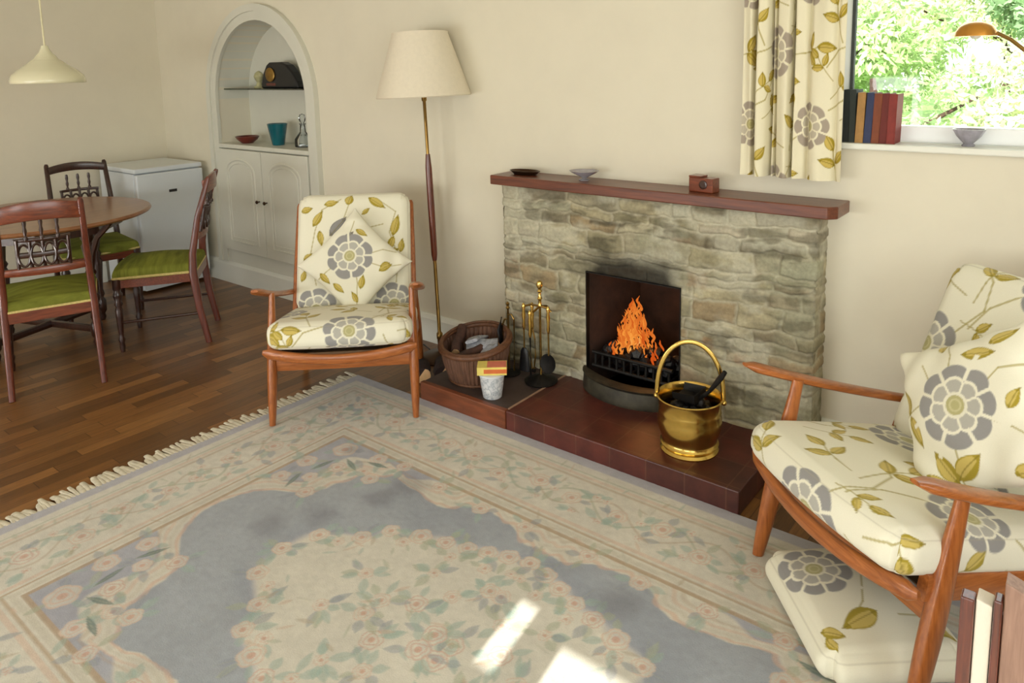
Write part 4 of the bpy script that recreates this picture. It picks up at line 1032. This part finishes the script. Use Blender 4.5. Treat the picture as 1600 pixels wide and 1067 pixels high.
dining_chair('dining chair nearest the viewer, back turned, with carved splat and green velvet seat', (-3.76, 1.235), ang_back((.945, -.33)))
dining_chair('dining chair seen side-on between table and alcove cupboard, green velvet seat', (-3.93, 2.105), ang_back((.60, .80)))
dining_chair('dark dining chair on the far side of the round table against the wall', (-5.13, 1.93), ang_back((-.97, .18)), True)

# ------------------------------------------------------------------ round table
TX, TY = -4.57, 1.50
t = thing('dining_table', 'round wooden dining table with turned legs under the pendant lamp', 'table', (TX, TY, 0))
MB().lathe([(0, .694), (.54, .694), (.550, .698), (.556, .706), (.552, .714), (.545, .719), (0, .720)], seg=96).build('tabletop', M['tabletop'], t, smooth=True, angle=30)
m = MB(); ap = [(.40 * math.cos(a), .40 * math.sin(a)) for a in np.linspace(PI / 8, 2 * PI + PI / 8, 9)[:-1]]
for i in range(8):
    a_, b_ = ap[i], ap[(i + 1) % 8]; m.prism([a_, b_, (b_[0] * .95, b_[1] * .95), (a_[0] * .95, a_[1] * .95)], 'z', .625, .694)
m.build('apron', M['darkoak'], t)
for k in range(4):
    a = R(20 + 90 * k); c_ = (.33 * math.cos(a), .33 * math.sin(a), 0)
    pr = [(.018, 0), (.024, .02), (.018, .04), (.030, .06), (.030, .12), (.018, .14), (.026, .16), (.020, .19), (.024, .26), (.032, .36), (.020, .39), (.030, .41), (.020, .43), (.026, .50), (.034, .56), (.022, .58), (.034, .60), (.034, .69), (0, .69)]
    MB().lathe(pr, c=c_, seg=20).build('leg', M['darkoak'], t, smooth=True, angle=60)
    m = MB()
    p = [(c_[0] * q, c_[1] * q, z) for q, z in ((1.02, .42), (1.08, .52), (1.22, .61), (1.42, .665), (1.5, .69))]
    m.sweep(p, .011, .016, seg=8, power=3); m.build('bracket', M['darkoak'], t, smooth=True)
m = MB()
for k in (0, 1): 
    a = R(20 + 90 * k); m.sweep([(.33 * math.cos(a), .33 * math.sin(a), .09), (-.33 * math.cos(a), -.33 * math.sin(a), .09)], .014, .02, seg=8, power=4)
m.build('cross_stretcher', M['darkoak'], t)

# ------------------------------------------------------------------ magazine rack, right foreground
mr = thing('magazine_rack', 'mahogany magazine rack in the bottom right corner beside the armchair', 'magazine rack', (-.136, 1.42, 0))
MB().box((0, 0, .0), (.022, .03, .515)).build('post', M['mahog'], mr, bevel=.003)
MB().box((.050, 0, .0), (.063, .03, .530)).build('post', M['mahog'], mr, bevel=.003)
MB().box((.260, 0, .0), (.282, .03, .530)).build('post', M['mahog'], mr, bevel=.003)
MB().box((.022, .0, .06), (.050, .10, .075)).box((.063, .0, .06), (.26, .10, .075)).build('bottom_shelf', M['mahog'], mr)
MB().box((0.0, .10, .03), (.282, .112, .44)).build('back_board', M['mahog'], mr, bevel=.003)
def mag(name, label, x0, x1, z0, z1, mat, cat='magazine', dp=.045):
    o = MB().prism([(x0, .077), (x0, z0), (x1, z1), (x1, .077)], 'y', .006, dp).build(name, mat, None, bevel=.002); o.location = (-.136, 1.42, 0); tag(o, label, cat); return o
mag('magazine_bundle', 'pale bundle of magazines between the two left posts of the rack', .0235, .0485, .516, .512, M['page'])
mag('album', 'thick tan-brown album standing right of the second rack post', .0645, .105, .566, .552, wood('tan_board', (126, 94, 78), (160, 126, 106), 'Z', .5, coat=.1), 'album')
mag('magazine_bundle', 'white bundle of magazines at right of the tan album in the rack', .107, .16, .548, .54, M['fridge'])

# ================================================================== RUG
RCX, RCY, RL, RW = -1.235, 1.175, 1.500, .992
rug = thing('rug', 'large cream and blue-grey floral wool rug with fringed end', 'rug', (RCX, RCY, 0))
nx, ny = 760, 500
gx = np.linspace(-RL, RL, nx); gy = np.linspace(-RW, RW, ny); U, V_ = np.meshgrid(gx, gy, indexing='ij'); x, y = U.ravel(), V_.ravel()
rc = {'cream': A3((208, 203, 188)), 'cream2': A3((196, 190, 172)), 'blue': A3((152, 159, 168)), 'blue2': A3((134, 142, 155)), 'lil': A3((166, 165, 178)),
      'peach': A3((208, 166, 138)), 'rose': A3((198, 144, 120)), 'tan': A3((172, 146, 112)), 'teal': A3((146, 172, 162)), 'dteal': A3((84, 108, 102)), 'sage': A3((160, 168, 140))}
wb = .012 * (fbm(x + 5, y + 5, 9, 61) - .5) * 2
a, b = np.abs(x + wb), np.abs(y - wb)
col = np.tile(rc['blue'], (len(x), 1))
col = over(col, .6 * S(.45, .7, fbm(x + 3, y + 3, 3, 71)), rc['blue2'])
ang_ = np.degrees(np.arctan2(b, a)); rad = np.hypot(a, b)
rs_ = np.interp(ang_, [0, 6.8, 12.8, 19.3, 27.5, 35, 38.5, 46, 64, 78, 84, 90], [1.04, 1.007, .902, .848, .868, .844, .72, .608, .577, .47, .45, .44]) + .016 * np.abs(np.sin(np.radians(ang_) * 11))
rm_ = np.interp(ang_, [0, 10, 23.5, 31, 41.4, 56, 72, 90], [.66, .63, .50, .525, .453, .397, .385, .40]) + .018 * np.abs(np.sin(np.radians(ang_) * 9))
ds_ = (rad - rs_) * .8
col = over(col, S(.0, .008, ds_) * .6, rc['lil'])
col = over(col, S(.0, .008, ds_) * S(.62, .42, a + .2 * (b - .5)), rc['cream'])
bandw = .085 + .03 * np.sin(np.radians(ang_) * 17)
col = over(col, S(0, .01, ds_) * S(bandw + .012, bandw, ds_) * .95, rc['cream'])
for o_, c_, k_ in ((.008, 'peach', .55), (.030, 'cream2', .6), (.052, 'peach', .4), (.075, 'tan', .35)):
    col = over(col, S(.009, .003, np.abs(ds_ - o_ - .010 * np.sin(np.radians(ang_) * 40))) * k_, rc[c_])
dm_ = (rad - rm_) * .8
col = over(col, S(.01, -.01, dm_), rc['cream'] * 1.02)
col = over(col, S(.02, .004, np.abs(dm_)) * .4, rc['lil'])
# border
de = np.minimum(RL - np.abs(x), RW - np.abs(y)); endx = (RL - np.abs(x)) < (RW - np.abs(y))
bm_ = S(.425, .42, de); col = over(col, bm_, rc['cream'])
for d0, wd, c_, k in ((.428, .010, 'tan', .9), (.405, .012, 'cream2', .8), (.382, .006, 'tan', .8), (.36, .010, 'peach', .45), (.125, .008, 'tan', .55), (.105, .010, 'peach', .4), (.085, .006, 'sage', .5)):
    col = over(col, S(wd, wd * .5, np.abs(de - d0)) * k, rc[c_])
col = over(col, S(.05, .045, de) * .85, rc['lil'] * .98)
# running scroll in the border
run = np.where(endx, y, x); vv = de - .24 - .055 * np.sin(run * 2 * PI / .36)
col = over(col, S(.008, .003, np.abs(vv)) * .6, rc['sage']); vv2 = de - .24 + .05 * np.sin(run * 2 * PI / .36 + .8)
col = over(col, S(.007, .003, np.abs(vv2)) * .45, rc['tan'])
def local(x0, y0, r): return np.where((np.abs(x - x0) < r) & (np.abs(y - y0) < r))[0]
def rose(x0, y0, r, c1='peach', rot=0., k=.72):
    i = local(x0, y0, r * 1.25)
    if not len(i): return
    dx, dy = x[i] - x0, y[i] - y0; q = np.hypot(dx, dy) / r; t_ = np.arctan2(dy, dx) + rot
    bb = .86 + .14 * np.abs(np.cos(2.5 * t_)); cc = col[i]
    cc = over(cc, S(bb + .05, bb - .05, q) * k, rc['cream'] * 1.02)
    cc = over(cc, S(.09, .03, np.abs(q - bb * .93)) * k * .8, rc[c1]); cc = over(cc, S(.10, .04, np.abs(q - .55 - .08 * np.cos(3 * t_))) * k * .75, rc[c1])
    cc = over(cc, S(.34, .24, q) * k, rc['rose']); cc = over(cc, S(.12, .06, q) * k * .6, rc['tan']); col[i] = cc
def rleaf(x0, y0, ang, ln, wd, c1='teal', k=.55):
    i = local(x0, y0, ln * 1.1)
    if not len(i): return
    ca, sa = math.cos(ang), math.sin(ang); dx, dy = x[i] - x0, y[i] - y0; t_ = (dx * ca + dy * sa) / ln; s_ = -dx * sa + dy * ca
    pf = wd * np.sin(PI * np.clip(t_, 0, 1)); m_ = S(pf + .002, pf - .002, np.abs(s_)) * (t_ > 0) * (t_ < 1); cc = over(col[i], m_ * k, rc[c1])
    col[i] = over(cc, S(.0025, .001, np.abs(s_)) * (t_ > 0) * (t_ < 1) * k * .5, rc['sage'])
rg = random.Random(21)
def cluster(x0, y0, r, c1='peach', nl=4):
    for sx in (1, -1):
        for sy in (1, -1):
            X, Y = sx * x0, sy * y0
            for k in range(nl):
                an = rg.uniform(0, 6.28); rleaf(X + r * .7 * math.cos(an), Y + r * .7 * math.sin(an), an, rg.uniform(.04, .075), rg.uniform(.010, .016), rg.choice(['teal', 'teal', 'sage', 'blue2']))
            rose(X, Y, r, c1, rg.random() * 6)
for k in range(10):                                            # garland round the medallion
    t_ = k / 9 * PI / 2; q_ = float(np.interp(math.degrees(t_), [0, 10, 23.5, 31, 41.4, 56, 72, 90], [.66, .63, .50, .525, .453, .397, .385, .40]))
    cluster(q_ * math.cos(t_), q_ * math.sin(t_), rg.uniform(.028, .048), rg.choice(['peach', 'rose', 'peach']))
    if k % 2: q_ -= .07; cluster(q_ * math.cos(t_ + .05), q_ * math.sin(t_ + .05), rg.uniform(.018, .026), 'peach', 2)
for x0, y0, r in ((.03, .03, .036), (.15, .08, .034), (.09, .16, .026), (.24, .03, .03), (.02, .24, .030), (.36, .08, .024), (.20, .20, .02)): cluster(x0, y0, r, 'rose' if r > .033 else 'peach', 6)
for x0, y0, r in ((.98, .50, .050), (.90, .40, .036), (1.03, .36, .040), (.82, .53, .036), (1.02, .24, .036), (.93, .30, .030), (.70, .55, .032), (.80, .44, .03), (.50, .53, .030), (.30, .52, .032), (.12, .53, .03), (.86, .23, .034), (.74, .42, .034)): cluster(x0, y0, r, rg.choice(['rose', 'peach']), 4)
for x0, y0, an in ((.92, .46, 200), (.98, .30, 250), (.84, .49, 170), (.95, .43, 280)):
    for sx in (1, -1):
        for sy in (1, -1): rleaf(sx * x0, sy * y0, math.atan2(sy * math.sin(R(an)), sx * math.cos(R(an))), .10, .010, 'dteal', .85)
for k in range(9):                                             # long borders
    cluster(.09 + k * .15, RW - .24 + .03 * math.sin(k * 2.2), rg.uniform(.028, .045), rg.choice(['peach', 'peach', 'rose']), 4)
    cluster(.02 + k * .15, RW - .19 - .04 * math.sin(k * 1.7), .016, 'peach', 2); cluster(.05 + k * .15, RW - .30, .014, 'rose', 2)
for k in range(6):
    cluster(RL - .24 + .03 * math.sin(k * 2.2), .05 + k * .15, rg.uniform(.028, .045), rg.choice(['peach', 'peach', 'rose']), 4)
    cluster(RL - .18, .10 + k * .15, .016, 'peach', 2); cluster(RL - .31, .13 + k * .13, .014, 'rose', 2)
for k in range(150):                                           # fine scrolls and sprigs over the cream ground
    x0, y0 = rg.uniform(0, RL - .08), rg.uniform(0, RW - .08)
    if min(RL - x0, RW - y0) > .42 and math.hypot(x0 / .6, y0 / .36) > 1: continue
    an = rg.uniform(0, 6.28)
    for sx in (1, -1):
        for sy in (1, -1): rleaf(sx * x0, sy * y0, math.atan2(sy * math.sin(an), sx * math.cos(an)), rg.uniform(.03, .06), rg.uniform(.004, .008), rg.choice(['tan', 'peach', 'sage', 'teal', 'cream2']), .42)
# worn, mottled pile and a few old dark marks
col *= (.90 + .20 * fbm(x + 4, y + 4, 55, 81))[:, None]; col *= (.90 + .20 * fbm(x + 4, y + 4, 7, 91))[:, None]
hz_ = A3((196, 192, 180)); col = col * .86 + hz_ * .14
for x0, y0, r in ((-.80, .05, .10), (-.60, .47, .11), (-.96, .51, .05), (-.70, .18, .10), (.30, .42, .10), (-.62, .36, .08)):
    d = np.hypot(x - x0, (y - y0) * 1.1) / r + .5 * (fbm(x + 3, y + 3, 18, 33) - .5); col = over(col, S(1.0, .1, d) * .40, A3((100, 98, 104)))
zz = .011 + .0012 * fbm(x + 3, y + 3, 60, 12)
M['rug'] = vcol('wool_rug_pile', .97, .10, 260, .5, .25, bdist=.0015, spec=.1)
np_mesh('pile', np.c_[x, y, zz], grid_faces(nx, ny), M['rug'], rug, col)
m = MB().box((-RL, -RW, .001), (RL, RW, .0105)); m.build('backing', M['fringe'], rug)
for sgn in (-1, 1):
    m = MB(); rg2 = random.Random(5 + sgn); yy = -RW
    while yy < RW - .01:
        w_ = rg2.uniform(.014, .024); ln = rg2.uniform(.05, .09); sk = rg2.uniform(-.016, .016)
        p = [(sgn * (RL - .006), yy + w_ / 2, .009), (sgn * (RL + .25 * ln), yy + w_ / 2 + sk * .3, .010), (sgn * (RL + .7 * ln), yy + w_ / 2 + sk * .7, .006), (sgn * (RL + ln), yy + w_ / 2 + sk, .005)]
        m.sweep(p, [w_ * .55, w_ * .5, w_ * .6, w_ * .45], [.003, .004, .004, .0035], seg=6); yy += w_ * .85
    f = m.build('fringe', M['fringe'], rug, smooth=True); f['kind'] = 'stuff'

# ================================================================== GARDEN OUTSIDE
M['grass'] = simple('lawn', (128, 158, 74), .95, var=.3, scale=2)
struct(MB().box((-30, 3.2, -.45), (26, 46, -.35)).build('garden_ground', M['grass']))
def leafmat(name, c, v=.35):
    m, nt, b = new_mat(name); g = nt.nodes.new('ShaderNodeNewGeometry')
    cc = lin(c); r = ramp(nt, g.outputs['Random Per Island'], [(0, tuple(q * (1 - v) for q in cc) + (1,)), (1, tuple(min(1, q * (1 + v)) for q in cc) + (1,))])
    nt.links.new(r.outputs[0], b.inputs['Base Color']); setp(b, Roughness=.6)
    tr = nt.nodes.new('ShaderNodeBsdfTranslucent'); nt.links.new(r.outputs[0], tr.inputs[0]); mx = nt.nodes.new('ShaderNodeMixShader'); mx.inputs[0].default_value = .45
    nt.links.new(b.outputs[0], mx.inputs[1]); nt.links.new(tr.outputs[0], mx.inputs[2]); nt.links.new(mx.outputs[0], nt.nodes['Material Output'].inputs[0]); return m
LM = [leafmat('leaf_bright_green', (196, 214, 158)), leafmat('leaf_yellow_green', (222, 228, 184)), leafmat('leaf_dark_green', (160, 188, 142))]
def tree(name, label, cat, x, y, h, r, seed, n, mat, lsz=.16, bushy=False, blobs=9):
    rr = np.random.RandomState(seed); t = thing(name, label, cat, (x, y, -.35), 0, 'trees and shrubs in the garden')
    cs = [(rr.normal(0, r * .45), rr.normal(0, r * .35), h * rr.uniform(.15 if bushy else .32, .92), r * rr.uniform(.32, .55)) for _ in range(blobs)]
    V, F = [], []
    for i in range(n):
        c = cs[rr.randint(len(cs))]; d = rr.normal(0, 1, 3); d /= np.linalg.norm(d); rad = c[3] * rr.uniform(.45, 1.0) ** .5
        p = np.array(c[:3]) + d * rad * np.array([1, 1, .8]); p[2] = max(.1, p[2]); s = lsz * rr.uniform(.6, 1.3)
        e1 = rr.normal(0, 1, 3); e1 /= np.linalg.norm(e1); e2 = np.cross(e1, d); e2 /= np.linalg.norm(e2) + 1e-9; e3 = np.cross(e1, e2)
        k = len(V); V += [p - e1 * s, p + e2 * s * .4 + e3 * s * .1, p + e1 * s, p - e2 * s * .4 + e3 * s * .1]; F.append((k, k + 1, k + 2, k + 3))
    np_mesh('foliage', np.array(V), np.array(F), LM[mat], t, smooth=False)
    m = MB(); m.sweep([(0, 0, 0), (.05, 0, h * .4), (-.04, .05, h * .85)], [r * .07 + .04, r * .05 + .03, .03], seg=10)
    for c in cs[:5]: m.sweep([(.03, 0, h * .3), (c[0] * .5, c[1] * .5, c[2] * .8), (c[0], c[1], c[2])], [.05, .03, .012], seg=6)
    m.build('trunk', M['bark'], t, smooth=True)
for a in (('tree', 'bright green leafy tree at left of the garden seen through the window', 'tree', -3.7, 12, 5.0, 1.8, 1, 11000, 0, .075),
          ('tree', 'pale yellow-green tree in the middle of the garden behind the lamp shade', 'tree', -1.6, 18, 7.0, 2.4, 2, 12000, 1, .10),
          ('tree', 'tall dark green tree at the right edge of the window view', 'tree', .0, 11.5, 4.6, 1.3, 3, 8000, 2, .075),
          ('tree', 'distant pale green tree filling the gap behind the others', 'tree', -6.6, 27, 9.5, 3.4, 5, 9000, 1, .15)): tree(*a)
tree('shrub', 'low bright green shrub below the window view at left', 'shrub', -1.9, 8.5, 1.9, 1.1, 8, 6000, 0, .06, True)
tree('shrub', 'low yellow-green shrub below the window view at right', 'shrub', -.35, 8.0, 1.9, 1.0, 9, 6000, 1, .06, True)

# ================================================================== LIGHT
world = bpy.data.worlds.new('World'); SC.world = world; world.use_nodes = True; nt = world.node_tree
bg = nt.nodes['Background']
tc = nt.nodes.new('ShaderNodeTexCoord'); sp = nt.nodes.new('ShaderNodeSeparateXYZ'); nt.links.new(tc.outputs['Generated'], sp.inputs[0])
rm = ramp(nt, sp.outputs[2], [(.0, (.95, 1.0, .90, 1)), (.25, (.93, .98, 1.0, 1)), (.8, (.72, .86, 1.0, 1))]); nt.links.new(rm.outputs[0], bg.inputs[0]); bg.inputs[1].default_value = 3.2
def lamp(name, kind, loc, energy, color=(1, 1, 1), rot=None, size=None, size_y=None, **k):
    l = bpy.data.lights.new(name, kind); l.energy = energy; l.color = color
    if size: l.shape = 'RECTANGLE'; l.size = size; l.size_y = size_y or size
    for q, v in k.items(): setattr(l, q, v)
    o = bpy.data.objects.new(name, l); COL.objects.link(o); o.location = loc
    if rot: o.rotation_euler = rot
    return o
sd = Vector((-.15, 1, -.47)).normalized()
sun = lamp('sun', 'SUN', (2, -12, 8), 15, (1, .97, .91), angle=R(.25)); sun.rotation_euler = sd.to_track_quat('-Z', 'Y').to_euler()
lamp('daylight_behind', 'AREA', ((BX0 + BX1) / 2, YF - .02, .83), 56, (.98, .99, 1), (R(90), 0, 0), 3.1, .9)
lamp('daylight_doors', 'AREA', ((DX0 + DX1) / 2, YF - .02, 1.33), 34, (.98, .99, 1), (R(90), 0, 0), 1.6, 1.1)
lamp('fill_right', 'AREA', (XR + .02, -.15, 1.5), 32, (.98, .99, 1), (0, R(90), 0), 1.25, 2.8)  # added area fill at the opening made in the unseen right wall
lamp('daylight_window', 'AREA', ((WX0 + WX1) / 2, YB + .16, 1.66), 9, (.97, 1, .95), (R(-90), 0, 0), 1.6, .85)
lamp('fire_glow', 'POINT', (-1.475, 2.70, .38), 1.6, (1, .45, .14), shadow_soft_size=.06)

# ================================================================== CAMERA
Rm = ((.7863592, .61742646, -.02058591), (-.07206404, .12477487, .98956455), (-.61355194, .77666969, -.14261211))
cd = bpy.data.cameras.new('camera'); cam = bpy.data.objects.new('camera', cd); COL.objects.link(cam); SC.camera = cam
rt, up, fw = (Vector(r) for r in Rm)
mw = Matrix((rt, up, -fw)).transposed().to_4x4(); mw.translation = (0, 0, 1.47); cam.matrix_world = mw
cd.sensor_fit = 'HORIZONTAL'; cd.sensor_width = 36; cd.lens = 36 * 1153.9 / 1600
cd.shift_x = (800 - 811.9) / 1600; cd.shift_y = (269.9 - 533.5) / 1600; cd.clip_start = .02
vs = SC.view_settings; vs.view_transform = 'Standard'; vs.look = 'None'; vs.exposure = -0.2; vs.gamma = 1; vs.use_curve_mapping = False
